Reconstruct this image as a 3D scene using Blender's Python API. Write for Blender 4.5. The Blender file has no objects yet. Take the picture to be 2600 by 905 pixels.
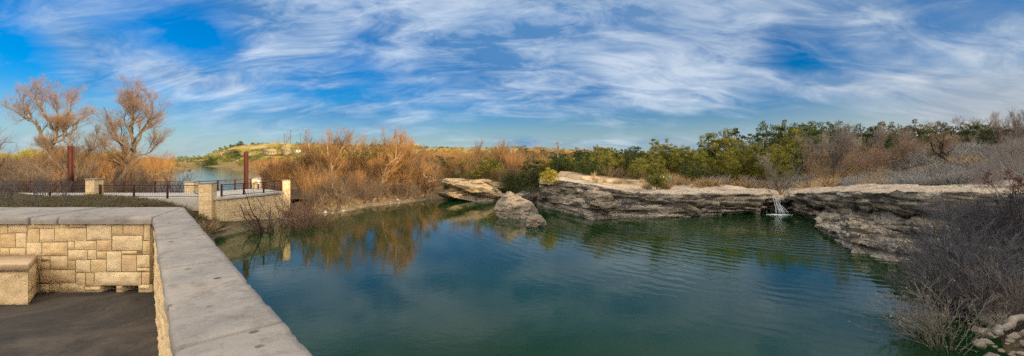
import bpy, math
import numpy as np
from math import radians, sin, cos, tan, atan, atan2, pi, sqrt

# ------------------------------------------------------------------ set-up
sc = bpy.context.scene
COL = sc.collection
CAMZ, HOR, FPX, CX = 6.0, 410.0, 1000.0, 1300.0     # eye height over the pool, horizon row, focal length in photo pixels
def W(px, Y, d):
    return np.array([(px - CX) / FPX * d, d, CAMZ - (Y - HOR) / FPX * d])
def XY(px, d): return ((px - CX) / FPX * d, d)
def ztop(Y, d): return CAMZ - (Y - HOR) / FPX * d

def unit(v): return v / (np.linalg.norm(v, axis=-1, keepdims=True) + 1e-9)
# ------------------------------------------------------------------ noise
def _hash(ix, iy, iz, seed):
    h = (ix * 374761393 + iy * 668265263 + iz * 2147483647 + seed * 1274126177) & 0xFFFFFFFF
    h = ((h ^ (h >> 13)) * 1274126177) & 0xFFFFFFFF
    h = (h ^ (h >> 16)) & 0xFFFFFF
    return h / float(0xFFFFFF)
def vnoise(P, seed=0):
    P = np.asarray(P, float); i = np.floor(P).astype(np.int64); f = P - i; f = f * f * (3 - 2 * f)
    x, y, z = i[..., 0], i[..., 1], i[..., 2]; r = 0
    for dx in (0, 1):
        wx = f[..., 0] if dx else 1 - f[..., 0]
        for dy in (0, 1):
            wy = f[..., 1] if dy else 1 - f[..., 1]
            for dz in (0, 1):
                wz = f[..., 2] if dz else 1 - f[..., 2]
                r = r + wx * wy * wz * _hash(x + dx, y + dy, z + dz, seed)
    return r * 2 - 1
def fbm(P, seed=0, oct=4, gain=.5):
    P = np.asarray(P, float); a, s, r = 1., 1., 0
    for o in range(oct):
        r = r + a * vnoise(P * s, seed + o * 17); a *= gain; s *= 2.03
    return r

# ------------------------------------------------------------------ mesh helpers
def mk(name, V, F, m=None, parent=None, smooth=False, cols=None, vals=None, stain=None):
    """V (n,3); F: array (k,3|4) or list of such arrays"""
    V = np.asarray(V, np.float32).reshape(-1, 3)
    Fs = [np.asarray(f, np.int32) for f in (F if isinstance(F, list) else [F]) if len(f)]
    me = bpy.data.meshes.new(name)
    me.vertices.add(len(V)); me.vertices.foreach_set('co', V.ravel())
    nl = sum(f.size for f in Fs); npoly = sum(len(f) for f in Fs)
    me.loops.add(nl); me.polygons.add(npoly)
    me.loops.foreach_set('vertex_index', np.concatenate([f.ravel() for f in Fs]))
    st, o = [], 0
    for f in Fs:
        st.append(o + np.arange(len(f)) * f.shape[1]); o += f.size
    me.polygons.foreach_set('loop_start', np.concatenate(st).astype(np.int32))
    if smooth: me.polygons.foreach_set('use_smooth', np.ones(npoly, bool))
    if cols is not None:
        a = me.attributes.new('surf', 'FLOAT_COLOR', 'POINT')
        c = np.ones((len(V), 4), np.float32); c[:, :3] = cols; a.data.foreach_set('color', c.ravel())
    if vals is not None:
        a = me.attributes.new('tint', 'FLOAT', 'POINT'); a.data.foreach_set('value', np.asarray(vals, np.float32))
    if stain is not None:
        a = me.attributes.new('stain', 'FLOAT', 'POINT'); a.data.foreach_set('value', np.asarray(stain, np.float32))
    me.update(calc_edges=True); me.validate()
    if m: me.materials.append(m)
    o = bpy.data.objects.new(name, me); COL.objects.link(o)
    if parent: o.parent = parent
    return o
def tag(o, label=None, cat=None, group=None, kind=None):
    if label: o['label'] = label
    if cat: o['category'] = cat
    if group: o['group'] = group
    if kind: o['kind'] = kind
    return o
def empty(name, loc=(0, 0, 0), rz=0):
    o = bpy.data.objects.new(name, None); COL.objects.link(o); o.location = loc; o.rotation_euler = (0, 0, rz)
    o.empty_display_size = .3
    return o
class MB:
    def __init__(s): s.V, s.Q, s.T, s.n = [], [], [], 0
    def add(s, V, F):
        V = np.asarray(V, float); F = np.asarray(F) + s.n
        (s.Q if F.shape[1] == 4 else s.T).append(F); s.V.append(V); s.n += len(V)
    def prism(s, poly, z0, z1, bev=0):
        """poly: list of (x,y) counter-clockwise, quads only"""
        P = np.array(poly, float); n = len(P)
        if bev:
            c = P.mean(0); d = c - P; d /= np.linalg.norm(d, axis=1)[:, None]
            rings = [(P + d * bev, z0), (P, z0 + bev), (P, z1 - bev), (P + d * bev * 1.4, z1)]
        else: rings = [(P, z0), (P, z1)]
        V = np.vstack([np.c_[r, np.full(n, z)] for r, z in rings]); F = []
        for k in range(len(rings) - 1):
            for i in range(n):
                j = (i + 1) % n; F.append((k * n + i, k * n + j, k * n + n + j, k * n + n + i))
        F.append(tuple(range(n))[::-1]); F.append(tuple((len(rings) - 1) * n + i for i in range(n)))
        s.add(V, F)
    def box(s, c, d, rz=0, bev=0):
        x, y = d[0] / 2, d[1] / 2; cr, sr = cos(rz), sin(rz)
        s.prism([(c[0] + a * cr - b * sr, c[1] + a * sr + b * cr) for a, b in ((-x, -y), (x, -y), (x, y), (-x, y))], c[2] - d[2] / 2, c[2] + d[2] / 2, bev)
    def bar(s, p0, p1, r, sides=4):
        V, F = tubes(np.array([[p0, p1]], float), np.array([[r, r]], float), sides); s.add(V, F)
        n = sides
        if n == 4: s.add(V, [(3, 2, 1, 0), (4, 5, 6, 7)])
    def build(s, name, m, parent=None, smooth=False):
        F = [np.vstack(a) for a in (s.Q, s.T) if a]
        return mk(name, np.vstack(s.V), F, m, parent, smooth)
def tubes(P, R, sides=3):
    P = np.asarray(P, float); R = np.asarray(R, float); B, K = P.shape[:2]
    T = np.gradient(P, axis=1); T /= np.linalg.norm(T, axis=2, keepdims=True) + 1e-9
    ref = np.zeros((B, 1, 3)); ref[..., 0] = 1
    vert = np.abs(T.mean(1)[:, 0]) > .85
    ref[vert] = (0, 1, 0)
    U = np.cross(T, np.broadcast_to(ref, T.shape)); U /= np.linalg.norm(U, axis=2, keepdims=True) + 1e-9
    Vv = np.cross(T, U)
    a = np.arange(sides) / sides * 2 * pi + pi / 4
    ring = P[:, :, None] + R[:, :, None, None] * (U[:, :, None] * np.cos(a)[:, None] + Vv[:, :, None] * np.sin(a)[:, None])
    V = ring.reshape(-1, 3)
    b = np.arange(B)[:, None, None] * K * sides; k = np.arange(K - 1)[None, :, None] * sides; i = np.arange(sides)[None, None]
    j = (i + 1) % sides
    F = np.stack(np.broadcast_arrays(b + k + i, b + k + j, b + k + sides + j, b + k + sides + i), -1).reshape(-1, 4)
    return V, F
def cat(parts):
    """join [(V,F),...] with equal face sizes"""
    V, F, n = [], [], 0
    for v, f in parts:
        V.append(v); F.append(np.asarray(f) + n); n += len(v)
    return np.vstack(V), np.vstack(F)
def scatter(protos, pts, rot, scl, idx, lean=None):
    """copies of protos [(V,F)] joined into arrays; returns V,F,instance id"""
    Vs, Fs, Is, n = [], [], [], 0
    for k, (v, f) in enumerate(protos):
        w = np.where(idx == k)[0]
        if not len(w): continue
        c, s = np.cos(rot[w])[:, None], np.sin(rot[w])[:, None]
        S = scl[w]
        S = S[:, None] * np.ones(3) if S.ndim == 1 else S
        x = (c * v[:, 0] - s * v[:, 1]) * S[:, :1]; y = (s * v[:, 0] + c * v[:, 1]) * S[:, 1:2]; z = v[:, 2] * S[:, 2:3]
        if lean is not None:
            x = x + z * lean[w, :1]; y = y + z * lean[w, 1:2]
        X = np.stack([x, y, z], -1) + pts[w][:, None]
        Vs.append(X.reshape(-1, 3)); Is.append(np.repeat(w, len(v)))
        Fs.append((f[None] + (np.arange(len(w)) * len(v))[:, None, None]).reshape(-1, f.shape[1]) + n); n += X.shape[0] * X.shape[1]
    return np.vstack(Vs), np.vstack(Fs), np.concatenate(Is)

# ------------------------------------------------------------------ materials
def newmat(name, rough=.85, spec=.3):
    m = bpy.data.materials.new(name); m.use_nodes = True; nt = m.node_tree; b = nt.nodes['Principled BSDF']
    b.inputs['Roughness'].default_value = rough; b.inputs['Specular IOR Level'].default_value = spec
    return m, nt, b
def N(nt, t, **k):
    n = nt.nodes.new(t)
    for a, v in k.items():
        if a in n.inputs and not hasattr(n, a): n.inputs[a].default_value = v
        else:
            try: setattr(n, a, v)
            except Exception: n.inputs[a].default_value = v
    return n
def L(nt, a, b): nt.links.new(a, b)
def coords(nt, scale=(1, 1, 1), world=True):
    mp = nt.nodes.new('ShaderNodeMapping'); mp.inputs['Scale'].default_value = scale
    if world: g = nt.nodes.new('ShaderNodeNewGeometry'); L(nt, g.outputs['Position'], mp.inputs[0])
    else: g = nt.nodes.new('ShaderNodeTexCoord'); L(nt, g.outputs['Object'], mp.inputs[0])
    return mp.outputs[0]
def noise(nt, vec, scale, detail=6, rough=.6, dist=0):
    n = nt.nodes.new('ShaderNodeTexNoise'); n.inputs['Scale'].default_value = scale; n.inputs['Detail'].default_value = detail
    n.inputs['Roughness'].default_value = rough; n.inputs['Distortion'].default_value = dist
    L(nt, vec, n.inputs['Vector']); return n.outputs['Fac']
def ramp(nt, fac, stops, interp='LINEAR'):
    r = nt.nodes.new('ShaderNodeValToRGB'); e = r.color_ramp; e.interpolation = interp
    while len(e.elements) < len(stops): e.elements.new(.5)
    for el, (p, c) in zip(e.elements, stops):
        el.position = p; el.color = (*c, 1) if hasattr(c, '__len__') else (c, c, c, 1)
    L(nt, fac, r.inputs[0]); return r.outputs[0]
def mix(nt, f, a, b, mode='MIX'):
    n = nt.nodes.new('ShaderNodeMix'); n.data_type = 'RGBA'; n.blend_type = mode
    for s, v in ((n.inputs[0], f), (n.inputs[6], a), (n.inputs[7], b)):
        if hasattr(v, 'links'): L(nt, v, s)
        elif hasattr(v, '__len__'): s.default_value = (*v, 1) if len(v) == 3 else v
        else: s.default_value = v
    return n.outputs[2]
def math_(nt, op, a, b=None, c=None, clamp=False):
    n = nt.nodes.new('ShaderNodeMath'); n.operation = op; n.use_clamp = clamp
    for s, v in zip(n.inputs, (a, b, c)):
        if v is None: continue
        if hasattr(v, 'links'): L(nt, v, s)
        else: s.default_value = v
    return n.outputs[0]
def bump(nt, b, h, strength=.5, dist=.05):
    n = nt.nodes.new('ShaderNodeBump'); n.inputs['Strength'].default_value = strength; n.inputs['Distance'].default_value = dist
    L(nt, h, n.inputs['Height']); L(nt, n.outputs[0], b.inputs['Normal'])

def mat_rock(name, tan_=(.33, .285, .215), grey=(.225, .222, .222), dark=(.022, .019, .018), darkness=.42, scale=1., world=True):
    m, nt, b = newmat(name, .92, .2)
    c = coords(nt, (1, 1, 1), world); cl = coords(nt, (.45, .45, 2.4), world)
    n1 = noise(nt, cl, .9 * scale, 8, .65, .4); n2 = noise(nt, c, 2.6 * scale, 8, .7); n3 = noise(nt, c, .45 * scale, 5, .6)
    base = mix(nt, ramp(nt, n3, [(.36, 0), (.62, 1)]), tan_, grey)
    base = mix(nt, ramp(nt, n2, [(.35, 0), (.7, .75)]), base, tuple(min(.6, x * 1.4) for x in tan_))
    st = ramp(nt, n1, [(darkness - .02, 1), (darkness + .08, 0)])
    base = mix(nt, math_(nt, 'MULTIPLY', st, .88), base, dark)
    vor = nt.nodes.new('ShaderNodeTexVoronoi'); vor.inputs['Scale'].default_value = 5 * scale; vor.feature = 'DISTANCE_TO_EDGE'
    wv = nt.nodes.new('ShaderNodeVectorMath'); wv.operation = 'ADD'; L(nt, cl, wv.inputs[0])
    nn = nt.nodes.new('ShaderNodeTexNoise'); nn.inputs['Scale'].default_value = 3 * scale; L(nt, c, nn.inputs['Vector'])
    sc_ = nt.nodes.new('ShaderNodeVectorMath'); sc_.operation = 'SCALE'; sc_.inputs['Scale'].default_value = .35
    L(nt, nn.outputs['Color'], sc_.inputs[0]); L(nt, sc_.outputs[0], wv.inputs[1]); L(nt, wv.outputs[0], vor.inputs['Vector'])
    pit = noise(nt, c, 9 * scale, 6, .75)
    spk = ramp(nt, pit, [(.36, 1), (.46, 0)])
    base = mix(nt, math_(nt, 'MULTIPLY', spk, .32), base, dark)
    sa = nt.nodes.new('ShaderNodeAttribute'); sa.attribute_name = 'stain'; base = mix(nt, math_(nt, 'MULTIPLY', sa.outputs['Fac'], ramp(nt, n2, [(.30, 1), (.62, .45)])), base, dark)  # carries black stain plus undercut shade painted into the colour
    at = nt.nodes.new('ShaderNodeAttribute'); at.attribute_name = 'tint'
    base = mix(nt, at.outputs['Fac'], base, mix(nt, ramp(nt, n2, [(.35, 0), (.65, 1)]), (.36, .29, .215), (.56, .47, .38)))
    if world:
        gp = nt.nodes.new('ShaderNodeNewGeometry'); sz = nt.nodes.new('ShaderNodeSeparateXYZ'); L(nt, gp.outputs['Position'], sz.inputs[0]); zz_ = math_(nt, 'ADD', sz.outputs[2], math_(nt, 'MULTIPLY', math_(nt, 'SUBTRACT', n3, .5), 1.4))
        base = mix(nt, ramp(nt, zz_, [(.10, .75), (.62, 0)]), base, mix(nt, ramp(nt, n2, [(.4, 0), (.6, 1)]), (.17, .155, .14), (.40, .375, .34)))
    crk = math_(nt, 'MULTIPLY', ramp(nt, vor.outputs['Distance'], [(.012, .75), (.05, 0)]), ramp(nt, n3, [(.40, .2), (.58, 1)])); base = mix(nt, crk, base, dark)
    L(nt, base, b.inputs['Base Color'])
    h = math_(nt, 'ADD', math_(nt, 'MULTIPLY', n1, .8), math_(nt, 'ADD', math_(nt, 'MULTIPLY', n2, .8), math_(nt, 'MULTIPLY', pit, .5)))
    h = math_(nt, 'ADD', h, math_(nt, 'MULTIPLY', ramp(nt, vor.outputs['Distance'], [(0, 0), (.07, 1)]), .38))
    bump(nt, b, h, 1., .13 / scale)
    return m
def mat_simple(name, c1, c2, scale=3, rough=.85, spec=.25, bs=.4, bd=.03, world=True, stretch=(1, 1, 1), c3=None):
    m, nt, b = newmat(name, rough, spec); c = coords(nt, stretch, world)
    n1 = noise(nt, c, scale, 7, .65); col = ramp(nt, n1, [(.32, c1), (.68, c2)])
    if c3:
        n2 = noise(nt, c, scale * .37, 6, .7, .3); col = mix(nt, ramp(nt, n2, [(.52, 0), (.68, .85)]), col, c3)
    L(nt, col, b.inputs['Base Color']); bump(nt, b, noise(nt, c, scale * 4, 8, .7), bs, bd); return m
def mat_leaf(name, lo, hi, trans=.25, rough=.6):
    m, nt, b = newmat(name, rough, .2); a = nt.nodes.new('ShaderNodeAttribute'); a.attribute_name = 'tint'
    oi = nt.nodes.new('ShaderNodeObjectInfo')
    f = math_(nt, 'ADD', math_(nt, 'MULTIPLY', a.outputs['Fac'], .75), math_(nt, 'MULTIPLY', oi.outputs['Random'], .25))
    col = ramp(nt, f, [(.05, lo), (.95, hi)])
    L(nt, col, b.inputs['Base Color'])
    if trans:
        t = nt.nodes.new('ShaderNodeBsdfTranslucent'); L(nt, col, t.inputs['Color'])
        mx = nt.nodes.new('ShaderNodeMixShader'); mx.inputs[0].default_value = trans
        L(nt, b.outputs[0], mx.inputs[1]); L(nt, t.outputs[0], mx.inputs[2]); L(nt, mx.outputs[0], nt.nodes['Material Output'].inputs['Surface'])
    return m
def mat_bark(name, c1, c2, scale=4):
    return mat_simple(name, c1, c2, scale, .9, .15, .6, .03, world=False, stretch=(1, 1, .3))

M = {}
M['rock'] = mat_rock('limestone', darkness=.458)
M['boulder'] = mat_rock('boulder_limestone', (.25, .205, .155), (.20, .185, .17), (.04, .034, .03), .41, 1.6)
M['slab'] = mat_rock('slab_limestone', (.36, .265, .14), (.26, .215, .15), (.04, .032, .024), .44, 1.2)
M['rubble'] = mat_simple('pale_rubble', (.17, .145, .115), (.36, .32, .27), 2.5, .9, .2, .8, .08)
M['bark'] = mat_bark('grey_bark', (.075, .056, .038), (.19, .142, .095))
M['barkpale'] = mat_bark('pale_bark', (.22, .15, .085), (.40, .29, .17))
M['barkdark'] = mat_bark('black_bark', (.018, .014, .012), (.05, .04, .035))
M['twig_orange'] = mat_leaf('orange_twigs', (.12, .07, .03), (.43, .225, .075), 0, .8)
M['twig_pink'] = mat_leaf('rosy_twigs', (.15, .095, .055), (.30, .185, .105), 0, .8)
M['twig_brown'] = mat_leaf('brown_twigs', (.085, .06, .04), (.20, .145, .10), 0, .8)
M['twig_grey'] = mat_leaf('grey_twigs', (.10, .088, .09), (.23, .20, .19), 0, .8)
M['twig_purple'] = mat_leaf('purple_grey_twigs', (.040, .041, .050), (.125, .128, .148), 0, .8)
M['twig_pale'] = mat_leaf('pale_twigs', (.14, .125, .11), (.25, .23, .20), 0, .8)
M['twig_red'] = mat_leaf('reddish_twigs', (.15, .085, .06), (.28, .175, .125), 0, .8)
M['juniper'] = mat_leaf('juniper_green', (.028, .045, .011), (.24, .225, .036), .3)
M['juniper_dark'] = mat_leaf('juniper_dark_green', (.017, .030, .011), (.085, .108, .028), .22)
M['leaf_gold'] = mat_leaf('yellow_green_leaves', (.22, .20, .02), (.46, .38, .06), .35)
M['leaf_green'] = mat_leaf('mid_green_leaves', (.03, .06, .015), (.08, .13, .03), .25)
M['leaf_dark'] = mat_leaf('dark_berries', (.01, .01, .014), (.03, .028, .032), 0)
M['leaf_red'] = mat_leaf('dry_red_leaves', (.10, .022, .012), (.22, .06, .03), .2)
M['bud'] = mat_leaf('pale_buds', (.15, .13, .105), (.26, .235, .195), 0)
M['grass_dry'] = mat_leaf('dry_straw_grass', (.22, .15, .075), (.46, .34, .19), .25)
M['grass_tan'] = mat_leaf('tan_bunch_grass', (.18, .125, .07), (.38, .27, .15), .25)
M['weed_grey'] = mat_leaf('blue_grey_weeds', (.15, .147, .148), (.33, .318, .305), .2)
M['grass_olive'] = mat_leaf('olive_bank_grass', (.062, .056, .030), (.20, .168, .095), .25)
M['grass_green'] = mat_leaf('short_green_grass', (.035, .07, .015), (.09, .15, .035), .3)
M['scrub'] = mat_leaf('hillside_scrub_leaves', (.03, .05, .012), (.12, .125, .03), .1)
M['cactus'] = mat_leaf('cactus_pads', (.10, .15, .07), (.20, .27, .15), 0, .6)
M['rust'] = mat_simple('rusty_steel', (.040, .012, .008), (.085, .024, .013), 5, .8, .2, .4, .01, c3=(.04, .014, .01))
M['raildark'] = mat_simple('dark_rusty_rail', (.025, .012, .010), (.06, .020, .015), 8, .7, .3, .3, .01)
M['wire'] = mat_simple('dark_wire', (.05, .035, .03), (.10, .07, .06), 8, .7, .3)
M['path'] = mat_simple('pale_concrete_path', (.34, .32, .29), (.46, .44, .41), 1.5, .9, .2, .3, .01)
M['steel'] = mat_simple('grey_steel', (.09, .09, .095), (.16, .16, .165), 3, .6, .4)
M['wood'] = mat_simple('weathered_pole', (.10, .08, .06), (.2, .16, .12), 3, .9, .1, stretch=(1, 1, .2))
M['white'] = mat_simple('white_paint', (.45, .43, .40), (.55, .53, .50), 2, .8, .3)
M['wallcream'] = mat_simple('cream_wall', (.20, .16, .09), (.28, .22, .13), .4, .9, .2)
M['roof'] = mat_simple('brown_roof', (.16, .07, .04), (.24, .11, .06), 1, .9, .2)
M['glass'] = mat_simple('dark_window', (.02, .025, .03), (.04, .045, .05), 1, .15, .5)
M['foam'] = mat_simple('foam', (.38, .45, .50), (.62, .69, .74), 6, .5, .4, .6, .05)
M['birdmat'] = mat_simple('dark_feathers', (.015, .013, .012), (.05, .045, .04), 10, .7, .2)
M['log'] = mat_simple('weathered_log', (.14, .125, .11), (.27, .25, .23), 3, .9, .1)

# cut limestone blocks: colour differs per block through the tint attribute
def mat_block():
    m, nt, b = newmat('cut_limestone', .9, .2); c = coords(nt); a = nt.nodes.new('ShaderNodeAttribute'); a.attribute_name = 'tint'
    col = ramp(nt, a.outputs['Fac'], [(0, (.60, .44, .235)), (.35, (.68, .52, .30)), (.7, (.72, .585, .375)), (1, (.62, .43, .245))])
    n = noise(nt, c, 9, 7, .7); col = mix(nt, ramp(nt, n, [(.3, .55), (.6, 0)]), col, (.36, .24, .12))
    n2 = noise(nt, c, 2.3, 8, .75, .5); col = mix(nt, ramp(nt, n2, [(.63, 0), (.75, .7)]), col, (.13, .095, .065))
    L(nt, col, b.inputs['Base Color']); bump(nt, b, math_(nt, 'ADD', noise(nt, c, 14, 8, .75), math_(nt, 'MULTIPLY', noise(nt, c, 50, 4, .6), .35)), .65, .025); return m
M['block'] = mat_block()
M['mortar'] = mat_simple('pale_mortar', (.34, .25, .145), (.46, .345, .21), 6, .95, .1)
def mat_coping():
    m, nt, b = newmat('coping_limestone', .85, .3); c = coords(nt)
    n = noise(nt, c, 1.6, 9, .72, .3); col = ramp(nt, n, [(.30, (.145, .135, .128)), (.46, (.225, .21, .198)), (.60, (.285, .26, .235)), (.75, (.35, .265, .185))])
    n2 = noise(nt, c, 12, 8, .75); col = mix(nt, ramp(nt, n2, [(.33, .75), (.5, 0)]), col, (.15, .125, .11))
    n4 = noise(nt, c, 3.1, 8, .7, .8); col = mix(nt, ramp(nt, n4, [(.58, 0), (.72, .6)]), col, (.14, .125, .115))
    v = nt.nodes.new('ShaderNodeTexVoronoi'); v.inputs['Scale'].default_value = 7; v.inputs['Randomness'].default_value = 1; L(nt, c, v.inputs['Vector'])
    n3 = noise(nt, c, 1.1, 3, .5)
    pit = math_(nt, 'MULTIPLY', ramp(nt, v.outputs['Distance'], [(.085, 1), (.15, 0)]), ramp(nt, n3, [(.36, 0), (.55, 1)]))
    col = mix(nt, pit, col, (.07, .055, .05)); L(nt, col, b.inputs['Base Color'])
    h = math_(nt, 'SUBTRACT', math_(nt, 'ADD', math_(nt, 'MULTIPLY', n2, .5), n), math_(nt, 'MULTIPLY', pit, 1.2)); bump(nt, b, h, .7, .02); return m
M['coping'] = mat_coping()
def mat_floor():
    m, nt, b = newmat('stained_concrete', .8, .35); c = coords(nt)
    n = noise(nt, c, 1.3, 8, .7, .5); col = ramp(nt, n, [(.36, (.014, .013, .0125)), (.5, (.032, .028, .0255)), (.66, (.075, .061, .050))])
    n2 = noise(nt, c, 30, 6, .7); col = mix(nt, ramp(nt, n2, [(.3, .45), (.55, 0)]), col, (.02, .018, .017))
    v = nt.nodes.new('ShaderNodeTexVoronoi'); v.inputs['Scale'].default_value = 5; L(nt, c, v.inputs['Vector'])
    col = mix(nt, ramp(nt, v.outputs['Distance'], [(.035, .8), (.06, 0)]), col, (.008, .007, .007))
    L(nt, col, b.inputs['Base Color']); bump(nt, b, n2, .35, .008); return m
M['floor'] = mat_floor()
def mat_ground():
    m, nt, b = newmat('ground_soil', .95, .15); c = coords(nt); a = nt.nodes.new('ShaderNodeAttribute'); a.attribute_name = 'surf'
    n = noise(nt, c, 1.7, 9, .72); n2 = noise(nt, c, 7, 8, .75)
    col = mix(nt, 1, a.outputs['Color'], ramp(nt, n, [(.25, .55), (.7, 1.3)]), 'MULTIPLY')
    col = mix(nt, 1, col, ramp(nt, n2, [(.3, .6), (.65, 1.2)]), 'MULTIPLY')
    L(nt, col, b.inputs['Base Color']); bump(nt, b, math_(nt, 'ADD', n2, n), .9, .12); return m
M['ground'] = mat_ground()
def mat_water(name, body, center, ring, fine, rough=.02):
    m, nt, b = newmat(name, rough, .5); b.inputs['IOR'].default_value = 1.36
    c = coords(nt); nz = noise(nt, c, .09, 3, .5)
    L(nt, ramp(nt, nz, [(.3, body), (.7, tuple(x * 1.7 for x in body))]), b.inputs['Base Color'])
    h = math_(nt, 'MULTIPLY', noise(nt, coords(nt, (1, 1.35, 1)), 1.5, 4, .55, .4), fine)
    h = math_(nt, 'ADD', h, math_(nt, 'MULTIPLY', noise(nt, coords(nt, (1, 1.6, 1)), 4.5, 3, .5, .3), fine * .22))
    if ring:
        mp = nt.nodes.new('ShaderNodeVectorMath'); mp.operation = 'SUBTRACT'; mp.inputs[1].default_value = center
        g = nt.nodes.new('ShaderNodeNewGeometry'); L(nt, g.outputs['Position'], mp.inputs[0])
        ln = nt.nodes.new('ShaderNodeVectorMath'); ln.operation = 'LENGTH'; L(nt, mp.outputs[0], ln.inputs[0])
        r = ln.outputs['Value']
        warp = math_(nt, 'MULTIPLY', noise(nt, c, .45, 4, .6), 6.0)
        ph = math_(nt, 'ADD', math_(nt, 'MULTIPLY', r, 2 * pi / .95), math_(nt, 'MULTIPLY', warp, 2.2))
        w1 = math_(nt, 'SINE', ph)
        fall = ramp(nt, math_(nt, 'DIVIDE', r, 40.), [(.02, 1), (.35, .62), (.75, .28), (1, .0)])
        patch = ramp(nt, noise(nt, c, .16, 3, .5), [(.36, .12), (.6, 1)])
        h = math_(nt, 'ADD', h, math_(nt, 'MULTIPLY', math_(nt, 'MULTIPLY', w1, fall), math_(nt, 'MULTIPLY', patch, ring)))
    bump(nt, b, h, 1., .1); return m
FALL = (29.6, 45.6, 0)
M['pool'] = mat_water('pool_water', (.0022, .0165, .0034), FALL, .17, .04)
M['lake'] = mat_water('lake_water', (.02, .03, .03), (0, 0, 0), 0, .12)
def mat_fall():
    m, nt, b = newmat('falling_water', .25, .5); b.inputs['Base Color'].default_value = (.50, .60, .70, 1)
    b.inputs['Transmission Weight'].default_value = .35; return m
M['fall'] = mat_fall()

# ------------------------------------------------------------------ terrain
def seg_sd(P, poly):
    """signed distance (positive outside) and nearest edge index"""
    P = np.asarray(P, float); A = np.array(poly, float); Bp = np.roll(A, -1, 0)
    best = np.full(len(P), 1e18); ei = np.zeros(len(P), int); et = np.zeros(len(P)); ins = np.zeros(len(P), bool)
    for k in range(len(A)):
        a, b = A[k], Bp[k]; ab = b - a; t = np.clip(((P - a) @ ab) / (ab @ ab), 0, 1)
        d = np.linalg.norm(P - (a + t[:, None] * ab), axis=1); w = d < best
        best[w] = d[w]; ei[w] = k; et[w] = t[w]
        c = ((a[1] > P[:, 1]) != (b[1] > P[:, 1])) & (P[:, 0] < (b[0] - a[0]) * (P[:, 1] - a[1]) / (b[1] - a[1] + 1e-12) + a[0]); ins ^= c
    return np.where(ins, -best, best), ei, et
# pool outline, each corner with the width of its bank (metres from the water to the full ground height)
def WL(px, Y): d = 6000. / (Y - 410); return ((px - CX) / FPX * d, d)
POOLV = [((-.2, .6), .6), ((-5.3, 6.4), .8), ((-9.5, 10.5), 5), ((-15, 20), 5), ((*WL(554, 603),), 5), ((*WL(611, 592),), 5), ((*WL(690, 575),), 6), ((*WL(750, 557),), 6),
         ((*WL(797, 546),), 6), ((*WL(868, 541),), 5.5), ((*WL(940, 525),), 5), ((*WL(1000, 519),), 5), ((*WL(1100, 507),), 5), ((*WL(1200, 509),), 5),
         ((*WL(1285, 505),), 5), ((*WL(1340, 512),), 5), ((*WL(1376, 522),), 3.5, .5), ((*WL(1443, 540),), 4.5, 1), ((*WL(1500, 557),), 7.2, 1), ((*WL(1528, 560),), 7.2, 1), ((*WL(1571, 552),), 4.6, 1),
         ((*WL(1657, 555),), 4.4, 1), ((*WL(1725, 552),), 3.4, 1), ((*WL(1800, 546),), 2.4, 1), ((*WL(1907, 538),), 2.2, 1), ((*WL(1945, 534),), 2.4, 1), ((30.2, 47.5), 2.4, 1), ((33.0, 47.0), 2, 1),
         ((32.0, 43.2), 2.6, 1), ((31.2, 38), 2.8, 1), ((28.2, 33.2), 4.2, 1), ((*WL(2164, 643),), 8.5, 1), ((*WL(2255, 663),), 8, 1), ((*WL(2321, 668),), 6.5, 1), ((21, 19), 5, .3), ((18.5, 16), 4.5, 0), ((*WL(2490, 890),), 4, 0), ((11.5, 8.2), 4, 0), ((9, 4), 4, 0), ((4, .5), 3, 0)]
POOLC = np.array([q[2] if len(q) > 2 else 0. for q in POOLV])
POOL = [q[0] for q in POOLV]; POOLW = np.array([q[1] for q in POOLV], float)
LAKE = [(-62, 43.5), (-24, 44.5), (-29, 53), (-38, 62), (-52, 80), (-74, 118), (-140, 200), (-231, 325), (-274, 345), (-310, 363), (-255, 290), (-150, 180), (-127, 149),
        (-112, 128), (-88, 93), (-77, 79), (-74, 69), (-69, 55)]
CP = []
for q in [(1418, 457, 50), (1514, 474, 46), (1621, 490, 45), (1764, 494, 44.5), (1880, 494, 46), (1980, 502, 50), (2017, 493, 46), (2100, 490, 41), (2230, 489, 34), (2328, 497, 29), (2468, 495, 27), (2600, 500, 25),
          (1420, 441, 60), (1550, 447, 58), (1700, 458, 57), (1850, 470, 55), (2000, 478, 54), (2150, 474, 50), (2300, 468, 46), (2450, 458, 42), (2580, 443, 36),
          (1500, 424, 85), (1800, 425, 85), (2100, 425, 85), (2350, 412, 75), (2550, 398, 70), (2700, 395, 60), (1500, 405, 150), (2000, 400, 150), (2500, 385, 130),
          (1375, 478, 62), (1300, 482, 70), (1300, 455, 85), (1300, 425, 110), (1200, 440, 90), (1150, 474, 67), (1100, 482, 67), (1000, 475, 66), (1000, 440, 95), (1100, 415, 130),
          (900, 492, 56), (800, 492, 52), (760, 520, 44), (700, 527, 38), (560, 533, 35), (545, 535, 33), (900, 450, 80), (780, 440, 85), (700, 446, 85)]:
    CP.append(W(*q))
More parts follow.
